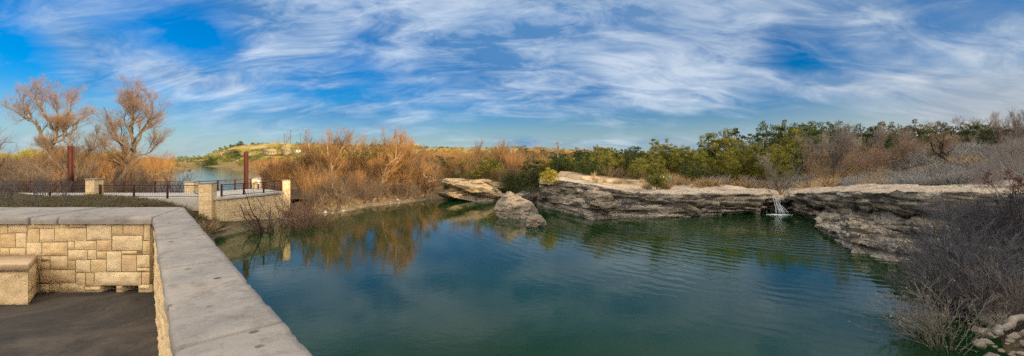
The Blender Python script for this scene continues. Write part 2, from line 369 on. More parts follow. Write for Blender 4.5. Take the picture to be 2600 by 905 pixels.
CP += [np.array(q, float) for q in [(-30, 32.4, 2.75), (-28, 30.5, 2.5), (-36, 32.4, 2.8), (-45, 32.4, 2.82), (-56, 32.4, 2.82), (-20, 15, 3.0), (-12, 8, 3.0), (-30, 20, 3.1), (-30, 28, 2.9), (-50, 20, 3.1), (-60, 30, 2.8), (-45, 33, 2.75), (-45, 39, 2.6), (-70, 36, 2.75), (-75, 42, 2.7), (-80, 60, 3.2), (-95, 75, 3.3), (-130, 110, 3.4), (-160, 150, 3.5),
       (-120, 60, 3.5), (-200, 100, 4), (-60, -10, 3.6), (-20, -20, 3.6), (0, -10, 3.4), (-5, 2, 3.4), (10, -8, 3.2), (20, 5, 3.6), (16, 10, 2.9), (20, 12, 3.3), (25, 17, 3.8), (30, 15, 4.6), (32, 22, 4.6), (45, 20, 7), (60, 30, 8), (60, 55, 7.5), (90, 60, 9), (90, 90, 9),
       (-70, 130, 2.8), (-60, 110, 3.0), (-40, 90, 3.2), (-130, 210, 3), (-60, 160, 5), (0, 170, 6.5), (-22, 60, 1.9), (-31, 60, 2.5), (-25, 46, 2.3)]]
CP = np.array(CP)
def _rbf():
    d = np.linalg.norm(CP[:, None, :2] - CP[None, :, :2], axis=2) / 30.
    n = len(CP); A = np.zeros((n + 3, n + 3)); A[:n, :n] = -d + np.eye(n) * -.02
    Pm = np.c_[np.ones(n), CP[:, :2] / 100]; A[:n, n:] = Pm; A[n:, :n] = Pm.T
    return np.linalg.solve(A, np.r_[CP[:, 2], 0, 0, 0])
RBF = _rbf()
def sstep(x, a, b): t = np.clip((x - a) / (b - a), 0, 1); return t * t * (3 - 2 * t)
def gz(P, detail=True):
    """ground height at points (n,2)"""
    P = np.asarray(P, float).reshape(-1, 2); out = np.zeros(len(P))
    for s in range(0, len(P), 20000):
        Q = P[s:s + 20000]; n = len(CP)
        d = np.linalg.norm(Q[:, None] - CP[None, :, :2], axis=2) / 30.
        z = -d @ RBF[:n] + np.c_[np.ones(len(Q)), Q / 100] @ RBF[n:]
        far = sstep(np.hypot(Q[:, 0], Q[:, 1] - 40), 130, 260)
        z = np.clip(z, .4, 12) * (1 - far) + 5.0 * far
        # unseen ridge right of and behind the viewpoint, added and shaped to shade the scene
        sx = .866 * Q[:, 0] - .5 * Q[:, 1]; cy = .5 * Q[:, 0] + .866 * Q[:, 1]
        top = 21 + 11 * sstep(-cy, -28, -18) - 13 * sstep(cy, 70, 140)
        top = top * (1 - sstep(cy, 150, 260)) * (1 - sstep(-cy, 90, 200))
        shade_rdg = np.maximum(0, top - 4) * sstep(sx, 34, 82) * (1 - .5 * sstep(sx, 150, 420)) * (1 - sstep(sx, 900, 1800)); kr = sstep(sx, 34, 82) * np.clip((top - 4) / 8, 0, 1); z = z * (1 - kr) + np.maximum(z * .4, 4 + (top - 4) * sstep(sx, 34, 82) * (1 - .5 * sstep(sx, 150, 420)) * (1 - sstep(sx, 900, 1800))) * kr
        sd, ei, et = seg_sd(Q, POOL); w = POOLW[ei] * (1 - et) + POOLW[(ei + 1) % len(POOL)] * et
        if detail:
            z = z + .16 * fbm(np.c_[Q * .35, np.zeros(len(Q))], 3, 3) * sstep(sd, 0, 4)
        k = np.clip(sd / w, 0, 1); cf = POOLC[ei] * (1 - et) + POOLC[(ei + 1) % len(POOL)] * et; prof = np.where(w > 4.4, k ** .8, k * k * (3 - 2 * k)) * (1 - cf) + cf * np.clip((sd - w + .9) / 1.5, .02, 1)
        z = np.where(sd > 0, -.15 + (z + .15) * prof, np.maximum(-2.5, -.15 + sd * .9))
        ld, _, _ = seg_sd(Q, LAKE)
        z = np.where(ld > 0, np.where(sd > w, 1.9 + (np.maximum(z, 2.25) - 1.9) * sstep(ld, 0, 4) if True else z, z) * (ld < 12) + z * (ld >= 12), np.maximum(.6, 1.9 + ld * .5))
        out[s:s + 20000] = z
    return out
def g1(x, y): return float(gz([(x, y)])[0])

def axis(lo, hi, step, far, grow=1.13):
    a = list(np.arange(lo, hi + 1e-6, step)); s = step; v = hi; up = []
    while v < far: s *= grow; v += s; up.append(v)
    s = step; v = lo; dn = []
    while v > -far: s *= grow; v -= s; dn.append(v)
    return np.array(dn[::-1] + a + up)
def build_ground():
    xs = axis(-70, 62, .6, 3500); ys = axis(-6, 96, .6, 3500)
    X, Y = np.meshgrid(xs, ys); P = np.c_[X.ravel(), Y.ravel()]; z = gz(P)
    nx, ny = len(xs), len(ys); i = np.arange(nx - 1)[None]; j = np.arange(ny - 1)[:, None] * nx
    F = np.stack(np.broadcast_arrays(i + j, i + j + 1, i + j + nx + 1, i + j + nx), -1).reshape(-1, 4)
    n1 = fbm(np.c_[P * .22, np.zeros(len(P))], 11, 4); n2 = fbm(np.c_[P * .9, np.zeros(len(P))], 12, 3)
    C = np.tile(np.array([.135, .10, .062]), (len(P), 1))
    def paint(mask, col): C[:] = C * (1 - mask[:, None]) + np.array(col) * mask[:, None]
    sd, ei, et = seg_sd(P, POOL); x, y = P.T; px = CX + FPX * x / np.maximum(y, .1)
    paint(sstep(x, -10, -18) * sstep(y, 45, 10) if False else (1 - sstep(x, -18, -8)) * (1 - sstep(y, 46, 54)) * .9, (.085, .075, .038))
    # bare limestone on top of the ledge, worn path on the right, green flushes beside it
    led = sstep(x, 4, 7) * (1 - sstep(x, 33, 37)) * (1 - sstep(sd + n1 * 2.5 + n2, 7.5, 10.5)) * (y > 34); paint(led, (.44, .34, .225))
    clear = np.exp(-(((x - 21) / 5.5) ** 2 + ((y - 55) / 4.) ** 2)); paint(np.clip(clear * 1.5 + n2 * .5, 0, 1) * sstep(clear, .2, .5), (.47, .37, .27))
    pth = sstep(x, 24, 31) * (1 - sstep(sd + n1 * 1.2 + n2 * .7 - sstep(x, 30, 44) * 2, 6.5, 9)) * (y > 18); paint(pth, (.46, .38, .32))
    tr = np.exp(-((y - (30 + .35 * (x - 32) + 3 * np.sin(x * .1))) / 2.6) ** 2) * sstep(x, 34, 37); paint(np.clip(tr * 1.6 + n2 * .4, 0, 1) * sstep(tr, .1, .4), (.48, .40, .34))
    grn = sstep(x, 26, 30) * (y > 22) * sstep(sd + n1, 7, 8.5) * (1 - sstep(sd + n1, 10, 14)) * np.clip(.5 + n2, 0, 1) * (1 - tr); paint(grn * .8, (.075, .10, .028))
    bk = sstep(x, 10, 13) * (1 - sstep(y, 17, 21)) * (y > 0) * sstep(n2, -.5, .3); paint(bk * .9, (.40, .36, .30))
    shore = (1 - sstep(np.abs(sd + n2 * .5), .4, 2.0)) * (x < 6) * (y > 25) ; paint(shore * .4, (.24, .20, .145))
    warm = (1 - sstep(x, 2, 14)) * sstep(y, 46, 56) * (1 - shore); paint(warm * .7, (.20, .125, .055))
    far = sstep(np.hypot(x, y), 110, 200); paint(far * .8, (.19, .14, .055))
    paint((1 - sstep(sd, -.3, .3)), (.03, .035, .02))
    return tag(mk('ground', np.c_[P, z], F, M['ground'], smooth=True, cols=np.clip(C * (1 + .35 * n2[:, None]), .01, .6)), 'dry rocky ground of the banks and upland round the pool', 'ground', kind='structure')
build_ground()

def sheet(name, x0, y0, x1, y1, z, m, label):
    o = mk(name, [(x0, y0, z), (x1, y0, z), (x1, y1, z), (x0, y1, z)], np.array([(0, 1, 2, 3)]), m); return tag(o, label, 'water', kind='structure')
sheet('pool_water', -26, -.5, 40, 66, 0, M['pool'], 'dark green rippled water of the pool below the ledges')
def poly_sheet(name, poly, z, m, label):
    me = bpy.data.meshes.new(name); me.from_pydata([(x, y, z) for x, y in poly], [], [tuple(range(len(poly)))]); me.materials.append(m)
    o = bpy.data.objects.new(name, me); COL.objects.link(o); return tag(o, label, 'water', kind='structure')
poly_sheet('lake_water', [(-64, 41.5), (-21, 41.5), (-26, 54), (-35, 64), (-48, 82), (-68, 120), (-130, 205), (-220, 335), (-270, 380), (-330, 395), (-262, 280), (-160, 185), (-134, 150), (-116, 128), (-92, 93), (-81, 78), (-78, 69), (-73, 53)][::1], 2.0, M['lake'], 'calm pale blue lake behind the walkway reflecting the sky')

# ------------------------------------------------------------------ far hill
HILL_PX = [330, 440, 500, 525, 545, 562, 600, 640, 700, 800, 900, 1000, 1060, 1130, 1250, 1320, 1400, 1520, 1700, 2000]
HILL_Y = [405, 404, 401, 394, 386, 378, 370.5, 367, 366, 366.5, 369, 373, 377, 379, 379, 376, 380, 388, 396, 400]
def hill_point(px, t):
    """t 0 foot .. 1 crest .. 1.5 behind"""
    px = np.asarray(px, float); t = np.asarray(t, float)
    zc = 6 + (410 - np.interp(px, HILL_PX, HILL_Y)) / 1000 * 600
    d = 372 + 228 * t
    pr = np.interp(t, [-.2, 0, .06, .3, .55, .75, .93, 1, 1.6], [-.05, 0, .08, .25, .45, .70, .97, 1.0, .97])
    return np.stack([(px - CX) / FPX * d, d, 2.2 + (zc - 2.2) * pr], -1)
def build_hill():
    pxs = np.linspace(330, 2000, 260); ts = np.linspace(-.2, 1.6, 60); A, B = np.meshgrid(pxs, ts)
    V = hill_point(A.ravel(), B.ravel()); n = fbm(V * np.array([.02, .02, 0]), 5, 4); rough = sstep(B.ravel(), .02, .3) * (1 - sstep(B.ravel(), .9, 1))
    V[:, 2] += n * 3.2 * rough
    nx = len(pxs); i = np.arange(nx - 1)[None]; j = np.arange(len(ts) - 1)[:, None] * nx
    F = np.stack(np.broadcast_arrays(i + j, i + j + 1, i + j + nx + 1, i + j + nx), -1).reshape(-1, 4)
    C = np.tile(np.array([.23, .175, .032]), (len(V), 1)); t = B.ravel()
    n2 = fbm(V * np.array([.05, .02, .1]), 9, 4)
    m = np.clip(sstep(n2, .1, .5) * sstep(t, .15, .3), 0, 1)[:, None]; C = C * (1 - m) + np.array([.34, .26, .13]) * m
    m = ((1 - sstep(t, .03, .08)))[:, None]; C = C * (1 - m) + np.array([.36, .20, .06]) * m
    return tag(mk('hill', V, F, M['ground'], smooth=True, cols=C), 'flat topped scrubby hill glowing gold beyond the lake', 'hill', kind='structure')
build_hill()

# ------------------------------------------------------------------ cliff of layered limestone round the right half of the pool
CPX = [1370, 1376, 1389, 1418, 1443, 1486, 1514, 1528, 1571, 1621, 1657, 1725, 1764, 1800, 1850, 1907, 1942, 1952, 1962, 1985, 2000, 2010, 2025, 2060, 2082, 2100, 2142, 2164, 2203, 2255, 2279, 2328, 2380, 2440, 2520, 2600, 2700]
def ip(px, k): return np.interp(px, [a for a, b in k], [b for a, b in k])
lipY = [(1370, 468), (1376, 462), (1389, 459), (1418, 457), (1514, 474), (1571, 483), (1621, 490), (1764, 494), (1880, 494), (1950, 495), (1960, 503), (1990, 503.5), (2004, 495), (2020, 493), (2100, 490), (2230, 489), (2328, 496), (2468, 497), (2600, 500), (2700, 505)]
lipD = [(1370, 52), (1389, 51), (1418, 50), (1443, 48.5), (1486, 46.8), (1514, 45.8), (1571, 44.8), (1621, 43.8), (1764, 43.2), (1880, 44.2), (1942, 45.2), (1955, 46.6), (1968, 47.2), (1990, 47.2), (2006, 45.2), (2025, 43.8), (2100, 38.4), (2230, 30.6), (2328, 26.8), (2440, 25), (2600, 22.5), (2700, 20.5)]
r2Y = [(1370, 480), (1376, 480), (1430, 491), (1486, 502), (1560, 506), (1621, 503), (1764, 512), (1925, 517), (1950, 513), (1960, 511), (1995, 512), (2010, 505), (2025, 507), (2142, 521), (2279, 529), (2332, 531), (2411, 540), (2600, 552), (2700, 560)]
r3D = [(1370, .9), (1486, 1.3), (1571, .9), (1621, .8), (1764, .8), (1925, .8), (1950, 1.4), (1962, 2.6), (1990, 2.6), (2002, 1.4), (2030, 1.0), (2200, 1.0), (2330, 1.0), (2440, .5), (2700, .4)]
r4Y = [(1370, 488), (1430, 501), (1486, 514), (1528, 521), (1571, 523), (1621, 521), (1700, 524), (1764, 526), (1925, 530), (1950, 524), (1962, 520), (1990, 521), (2002, 530), (2025, 533), (2082, 548), (2142, 561), (2203, 574), (2279, 579), (2330, 584), (2404, 592), (2520, 610), (2700, 640)]
r4D = [(1370, -.3), (1430, -.9), (1486, -2.0), (1528, -2.4), (1571, -1.0), (1621, -.2), (1764, .1), (1936, .4), (1950, 2.0), (1962, 2.8), (1990, 2.8), (2000, 1.6), (2018, .2), (2030, -.35), (2142, -.4), (2203, -.5), (2330, -.8), (2440, -1.4), (2700, -2)]
r5Y = [(1370, 494), (1430, 512), (1500, 532), (1528, 536), (1571, 533), (1657, 534), (1725, 536), (1800, 536), (1907, 533), (1942, 529), (1962, 524), (1990, 525), (2004, 536), (2025, 538), (2082, 554), (2142, 568), (2203, 581), (2279, 588), (2330, 594), (2404, 602), (2520, 625), (2700, 655)]
r5D = [(1370, -.5), (1430, -1.5), (1500, -4.0), (1528, -4.4), (1571, -2.0), (1657, -1.4), (1725, -.8), (1780, .25), (1907, .6), (1936, 1.0), (1950, 2.4), (1962, 2.8), (1990, 2.8), (2000, 2.0), (2012, 1.2), (2082, 1.2), (2142, 1.3), (2203, 1.2), (2330, .9), (2440, .3), (2700, 0)]
r6Y = [(1370, 506), (1430, 527), (1500, 549), (1528, 553), (1571, 545), (1657, 548), (1725, 547), (1800, 543), (1907, 535), (1942, 531), (1962, 534), (1990, 535), (2004, 540), (2025, 542), (2070, 560), (2082, 563), (2142, 584), (2203, 598), (2279, 612), (2330, 620), (2404, 630), (2520, 655), (2700, 700)]
wD = [(1370, 53.5), (1376, 52.8), (1389, 51.7), (1443, 46.2), (1500, 40.8), (1528, 40), (1571, 42.4), (1657, 41.2), (1725, 42.1), (1760, 43.6), (1800, 44.6), (1907, 46.6), (1936, 47.4), (1950, 48.6), (1962, 49.8), (1990, 49.8), (2000, 48.8), (2012, 46.8), (2060, 43.6), (2100, 40.2), (2164, 36), (2230, 32.4), (2328, 28.8), (2440, 26.5), (2600, 24), (2700, 22)]
def build_cliff():
    px = np.unique(np.r_[np.arange(1370, 2700, 1.5), CPX]); n = len(px)
    D = ip(px, lipD); zl = ztop(ip(px, lipY), D)
    def row(Y, d): d = d * np.ones(n); return np.stack([(px - CX) / FPX * d, d, ztop(Y, d)], 1)
    def rowz(d, z): return np.stack([(px - CX) / FPX * d, d, z * np.ones(n)], 1)
    wd = ip(px, wD); r6 = wd
    rows = [rowz(D + 9, zl - .5), rowz(D + 7, zl + .22), rowz(D + 3.5, zl + .14), rowz(D + 1.2, zl + .08), row(ip(px, lipY), D), row(ip(px, lipY) + 2.5, D - .14), row(ip(px, r2Y), D - .12), row(ip(px, r2Y) + 2.2, D + ip(px, r3D)),
            row(ip(px, r4Y) - 5, D + ip(px, r4D) * .7 + .1), row(ip(px, r4Y), D + ip(px, r4D)), row(ip(px, r5Y), D + ip(px, r5D)), row(ip(px, r6Y), np.where(ip(px, r5D) > .2, D + ip(px, r5D), wd + .2)), rowz(wd, -.02), rowz(wd - .2, -1.2)]
    sub = [2, 6, 5, 4, 3, 10, 4, 6, 8, 7, 12, 7, 3]
    R, v, lay = [], [], []
    for k in range(len(rows) - 1):
        for s in range(sub[k]): t = s / sub[k]; R.append(rows[k] * (1 - t) + rows[k + 1] * t); v.append(k + t)
    R.append(rows[-1]); v.append(len(rows) - 1)
    G = np.array(R); nv = len(R); v = np.array(v)
    # normals for displacement
    du = np.gradient(G, axis=1); dv = np.gradient(G, axis=0); nn = np.cross(du, dv); nn /= np.linalg.norm(nn, axis=2, keepdims=True) + 1e-9
    nn = -nn if (nn[5, :, 1].mean() > 0) else nn
    P = G
    face = (sstep(v, 3.8, 5) * (1 - sstep(v, 12, 12.8)))[:, None]
    jx = fbm(np.stack([G[..., 0] * .55, G[..., 1] * .55, np.zeros_like(G[..., 0])], -1), 42, 3)
    disp = .17 * fbm(P * np.array([.35, .35, .8]), 21, 3) + .13 * fbm(P * np.array([1.1, 1.1, 4.5]), 22, 4) + .05 * fbm(P * 4.5, 23, 4, .65)
    vv = np.broadcast_to(v[:, None], G.shape[:2]); strat = vnoise(np.stack([vv * 3.9 + jx * .16, P[..., 0] * .05, P[..., 1] * .05], -1), 31)
    strat = np.sign(strat) * np.abs(strat) ** .35
    bed = np.abs(vnoise(np.stack([vv * 2.3 + jx * .12, P[..., 0] * .03, P[..., 1] * .03], -1), 37)); disp = disp + .19 * strat - .34 * np.exp(-(bed / .09) ** 2)
    disp = disp * (1 - .55 * sstep(v, 4.6, 5.2) * (1 - sstep(v, 5.9, 6.1)))[:, None] - (.30 * np.exp(-((v - 7.0) / .35) ** 2) + .22 * np.exp(-((v - 10.0) / .22) ** 2))[:, None]
    # vertical joints
    jn = np.abs(vnoise(np.stack([P[..., 0] * .28 + P[..., 1] * .13, P[..., 1] * .05, P[..., 2] * .2], -1), 55)); disp = disp - .45 * np.exp(-(jn / .03) ** 2)
    G = G + nn * (disp * face)[..., None]
    top = (1 - face) * (v < 5)[:, None]
    G[..., 2] += (top * (.10 * fbm(P * np.array([.5, .5, .5]), 61, 4) + .05 * np.sign(vnoise(P * np.array([.12, .9, .4]), 62))))
    F = []
    i = np.arange(n - 1)[None]; j = np.arange(nv - 1)[:, None] * n
    F = np.stack(np.broadcast_arrays(i + j, i + j + n, i + j + n + 1, i + j + 1), -1).reshape(-1, 4)
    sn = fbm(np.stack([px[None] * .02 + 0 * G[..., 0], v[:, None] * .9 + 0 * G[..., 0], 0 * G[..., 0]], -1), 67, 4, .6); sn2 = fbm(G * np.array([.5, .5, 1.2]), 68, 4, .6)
    seam_stain_shade = np.exp(-((v - 6.7) / .75) ** 2)[:, None] * (.75 + .6 * sn) + np.exp(-((v - 10.1) / .45) ** 2)[:, None] * (.75 + .5 * sn); lipst = (sstep(v, 4.6, 5.4) * (1 - sstep(v, 6, 6.5)))[:, None] * np.clip(sn2 * 1.4 + .05, 0, 1) * np.clip(1.2 - np.abs(px[None] - 1700) / 400, .25, 1)  # undercut shade painted into the seams, mixed with black seam and lip stain
    stain_shade = np.clip(seam_stain_shade + lipst * .8, 0, 1)
    tv = (1 - sstep(v, 3.2, 4.3))[:, None] * np.ones((1, n)); tv = tv * np.clip(.85 + .5 * fbm(G * np.array([.5, .9, .3]), 66, 4), .15, 1)
    return tag(mk('cliff', G.reshape(-1, 3), F, M['rock'], smooth=False, vals=tv.ravel(), stain=stain_shade.ravel()), 'long low cliff of layered limestone with black stains above the pool', 'cliff', kind='structure')
build_cliff()
def build_shelf():
    px = np.arange(2078, 2560, 2.0); n = len(px); t0 = sstep(px, 2078, 2120)
    wd = ip(px, [(2078, 34.6), (2085, 33.4), (2100, 32.1), (2164, 25.9), (2255, 23.8), (2321, 23.3), (2404, 20.6), (2560, 17.5)]); bd = ip(px, lipD) + 1.5
    tY = ip(px, [(2078, 566), (2100, 562), (2142, 572), (2164, 577), (2203, 588), (2255, 604), (2279, 607), (2330, 612), (2404, 622), (2560, 655)]); mY = ip(px, [(2078, 574), (2100, 577), (2142, 594), (2164, 606), (2203, 622), (2255, 634), (2330, 640), (2404, 660), (2560, 700)])
    td = np.minimum(wd + .9 + 1.6 * t0, bd - .5)
    def row(Y, d): return np.stack([(px - CX) / FPX * d, d, np.maximum(ztop(Y, d), .02)], 1)
    def rowz(d, z): return np.stack([(px - CX) / FPX * d, d, z * np.ones(n)], 1)
    zt = row(tY, td)[:, 2]
    rows = [rowz(bd, zt + .25), row(tY, td), row(tY + 4, td - .35 * t0), row(mY, wd + .35), row(mY + 5, wd + .65), rowz(wd, -.05), rowz(wd - .1, -1.1)]; sub = [8, 4, 9, 3, 8, 3]; R, v = [], []
    for k in range(len(rows) - 1):
        for q in range(sub[k]): t = q / sub[k]; R.append(rows[k] * (1 - t) + rows[k + 1] * t); v.append(k + t)
    R.append(rows[-1]); v.append(len(rows) - 1); G = np.array(R); v = np.array(v); nv = len(R)
    du = np.gradient(G, axis=1); dv = np.gradient(G, axis=0); nn = np.cross(du, dv); nn /= np.linalg.norm(nn, axis=2, keepdims=True) + 1e-9
    if nn[nv // 2, :, 1].mean() > 0: nn = -nn
    f = (sstep(v, .2, 1) * (1 - sstep(v, 4.8, 5.2)))[:, None]; d = .30 * fbm(G * .8, 71, 4, .6) + .20 * fbm(G * np.array([1.5, 1.5, 5]), 72, 4, .6) + .10 * fbm(G * 5, 73, 4, .7) - .3 * np.exp(-(vnoise(G * np.array([.6, .6, 1.6]), 75) / .05) ** 2); G = G + nn * (d * f)[..., None]
    i = np.arange(n - 1)[None]; j = np.arange(nv - 1)[:, None] * n; F = np.stack(np.broadcast_arrays(i + j, i + j + n, i + j + n + 1, i + j + 1), -1).reshape(-1, 4)
    tag(mk('rock_shelf', G.reshape(-1, 3), F, M['rock']), 'rubbly pale rock shelf at the waterline under the right cliff', 'rock shelf', kind='structure')
build_shelf()

# ------------------------------------------------------------------ boulders
def ico(sub):
    import bmesh
    bm = bmesh.new(); bmesh.ops.create_icosphere(bm, subdivisions=sub, radius=1); bm.verts.ensure_lookup_table()
    V = np.array([v.co[:] for v in bm.verts]); F = np.array([[v.index for v in f.verts] for f in bm.faces]); bm.free(); return V, F
ICO = {k: ico(k) for k in (2, 3, 5, 6)}
def rock_arrays(seed, size, sub=5, planes=9, amp=.12, cut=.62):
    r = np.random.default_rng(seed); V, F = ICO[sub]; V = V.copy()
    for _ in range(planes):
        nrm = r.normal(size=3); nrm /= np.linalg.norm(nrm); d = r.uniform(cut, .9); V -= np.maximum(0, V @ nrm - d)[:, None] * nrm
    V = V * np.array(size) / 2
    s = max(size); n = V / (np.linalg.norm(V, axis=1, keepdims=True) + 1e-9)
    V += n * (amp * s * .40 * fbm(V * 2.2 / s * 2 + seed * 7.1, seed, 5, .6) + (.05 * fbm(V * 3.3 + seed, seed + 3, 4, .65) - .10 * np.exp(-(vnoise(V * np.array([.8, .8, 2.2]) + seed, seed + 9) / .05) ** 2) if s > 1.5 else 0))[:, None]
    return V, F
def boulder(name, c, size, seed, m, label, rz=0, tilt=(0, 0), sub=6, cat_='boulder', group=None, shape=None, amp=.12):
    V, F = rock_arrays(seed, size, sub, amp=amp)
    if shape: V = shape(V)
    tx, ty = tilt
    Rx = np.array([[1, 0, 0], [0, cos(tx), -sin(tx)], [0, sin(tx), cos(tx)]]); Ry = np.array([[cos(ty), 0, sin(ty)], [0, 1, 0], [-sin(ty), 0, cos(ty)]])
    V = V @ (Ry @ Rx).T
    o = mk(name, V, F, m); o.location = c; o.rotation_euler = (0, 0, rz); return tag(o, label, cat_, group)
def bshape(V):
    h = V.copy(); s = 1 - .32 * np.clip(h[:, 2], 0, 3) / 2.2; h[:, 0] = h[:, 0] * s - .28 * np.clip(h[:, 2], 0, 3); h[:, 1] *= s; return h
boulder('boulder', (.55, 43.2, .1), (5.6, 4.4, 4.9), 12, M['boulder'], 'big pointed grey boulder standing in the pool left of the cliff', .3, shape=bshape)
boulder('boulder', (2.05, 36.4, .12), (2.45, 1.9, 1.9), 5, M['boulder'], 'small rounded boulder in the water in front of the big pointed boulder', .8)
boulder('boulder', (8.9, 40.6, 1.85), (3.5, 2.6, 2.5), 9, M['boulder'], 'pale fallen block resting on the toe of the layered cliff', -.2, tilt=(0, .25))
boulder('boulder', (-5.6, 61.5, 1.75), (11.2, 6, 2.0), 17, M['slab'], 'long tilted pale limestone slab dipping right towards the water', .05, tilt=(.12, .20), amp=.07)
boulder('boulder', (-6.6, 60.8, .45), (9.6, 5, 1.9), 23, M['slab'], 'golden undercut ledge under the long tilted slab at the waterline', 0, tilt=(0, .10), amp=.08)
boulder('boulder', (-3.2, 66.5, 2.0), (6, 4, 1.6), 29, M['slab'], 'bare tan rock outcrop just above and behind the long tilted slab', .2, tilt=(.2, .2), amp=.08)
boulder('boulder', (1.6, 57, .7), (4.2, 3, 2.0), 31, M['boulder'], 'dark low rock half hidden behind the big pointed boulder', .2)
boulder('boulder', (16.8, 44.9, 1.0), (2.2, 1.5, 1.4), 37, M['rock'], 'tan block wedged under the overhang beside the crack in the left cliff', .1)
# rubble at the water's edge below the brush: countable stones
rr = np.random.default_rng(77)
protoR = [mk('shore_stone', *rock_arrays(100 + k, (1, .8, .6), 3, 12, .04, .42), M['rubble']) for k in range(4)]
def stone_at(k, x, y, s, rz, label, group, dz=0., first=[0, 0, 0, 0]):
    if first[k] == 0: o = protoR[k]; first[k] = 1
    else: o = protoR[k].copy(); COL.objects.link(o)
    o.location = (x, y, max(0, g1(x, y)) + dz); o.scale = (s, s, s * rr.uniform(.7, 1.1)); o.rotation_euler = (rr.uniform(-.2, .2), rr.uniform(-.2, .2), rz); tag(o, label, 'stone', group)
shore_pts = [WL(690, 575), WL(750, 557), WL(797, 546), WL(868, 541), WL(940, 525), WL(1000, 519), WL(1100, 507)]
for q in range(48):
    i = rr.integers(0, 6); t = rr.uniform(); a, b = np.array(shore_pts[i]), np.array(shore_pts[i + 1]); p = a + (b - a) * t
    p = p + np.array([-.5, .85]) * rr.uniform(-.2, 2.6); stone_at(q % 4, p[0], p[1], rr.choice([.2, .3, .45, .7, 1.1], p=[.3, .3, .22, .12, .06]), rr.uniform(0, 6), 'small pale stone lying on the brushy shore left of the tilted slab', 'pale stones along the brushy shore')
for q in range(150):
    y = rr.uniform(7, 14.5); x = np.interp(y, [4, 8.2, 12.1, 16], [9, 11.5, 14.3, 18.5]) + abs(rr.normal(.6, 1.3)); stone_at(q % 4, x, y, rr.choice([.12, .2, .3, .5]), rr.uniform(0, 6), 'white broken stone on the near right bank under the bare bushes', 'white stones on the near right bank')

# ------------------------------------------------------------------ waterfall
def build_fall():
    root = empty('waterfall', (FALL[0], FALL[1], 0)); tag(root, 'small white waterfall pouring through the dark notch between the two ledges', 'waterfall')
    r = np.random.default_rng(4); P, R = [], []
    x0, y0, zt = W(1970, 503, 47.0); base = np.array(FALL)
    for k in range(15):
        px = r.uniform(1960, 1978); a = W(px, 502.5, 46.9); a[1] -= .12; zz = np.linspace(0, 1, 9); hit = .52 + r.uniform(-.06, .06)
        x = a[0] + np.where(zz > hit, (zz - hit) * (r.normal(0, .40) + (px - 1969) * .02), 0) + r.normal(0, .015, 9); y = a[1] - .25 * np.sqrt(zz) - np.where(zz > hit, (zz - hit) * 1.1 + .22, 0)
        P.append(np.stack([x, y, a[2] * (1 - zz) + .02 * zz], 1)); R.append(np.interp(zz, [0, .1, hit, 1], [.014, .018, .026, .036]) * r.uniform(.6, 1.5))
    V, F = tubes(np.array(P) - base, np.array(R), 5); mk('stream', V, F, M['fall'], root, True)
    P, R = [], []
    for k in range(5):
        a = W(r.uniform(1932, 1937), 524, 46.4); zz = np.linspace(0, 1, 6); P.append(np.stack([a[0] + (zz * r.normal(0, .25)), a[1] - .2 * zz, a[2] * (1 - zz)], 1)); R.append(np.full(6, .022))
    V, F = tubes(np.array(P) - base, np.array(R), 4); mk('side_trickle', V, F, M['fall'], root, True)
    v, f = ICO[2]; n = 260; th = r.uniform(-pi, 0, n); rad = np.abs(r.normal(0, .5, n)) + .1
    pts = np.stack([base[0] + .4 + np.cos(th) * rad * 1.35, base[1] - 1.0 + np.sin(th) * rad * .9, np.zeros(n)], 1)
    V, F, _ = scatter([(v, f)], pts, np.zeros(n), np.stack([r.uniform(.02, .08, n), r.uniform(.02, .07, n), r.uniform(.008, .03, n)], 1), np.zeros(n, int)); mk('foam', V - base, F, M['foam'], root, True)['kind'] = 'stuff'
    n = 46; pts = np.stack([base[0] + .4 + r.normal(0, .7, n), base[1] - .9 + r.normal(0, .4, n), np.abs(r.normal(0, .28, n))], 1)
    V, F, _ = scatter([(v, f)], pts, np.zeros(n), r.uniform(.008, .02, n), np.zeros(n, int)); mk('spray', V - base, F, M['foam'], root, True)['kind'] = 'stuff'
build_fall()
for (px, Y, d, s, sd_, lb) in ((1971, 521, 46.9, (1.7, 1.2, .9), 41, 'wet dark rock that splits the waterfall halfway down'), (2000, 528, 46.6, (1.6, 1.4, 1.3), 43, 'mossy black block in the notch right of the waterfall'), (1947, 527, 47.2, (1.2, 1.2, 1.2), 44, 'black wet block in the notch left of the waterfall')):
    boulder('wet_rock', W(px, Y, d) + np.array([0, .55, -.25]), s, sd_, mat_rock('wet_rock_' + str(sd_), (.06, .05, .04), (.05, .045, .045), (.012, .011, .011), .5), lb, sub=5, cat_='rock')

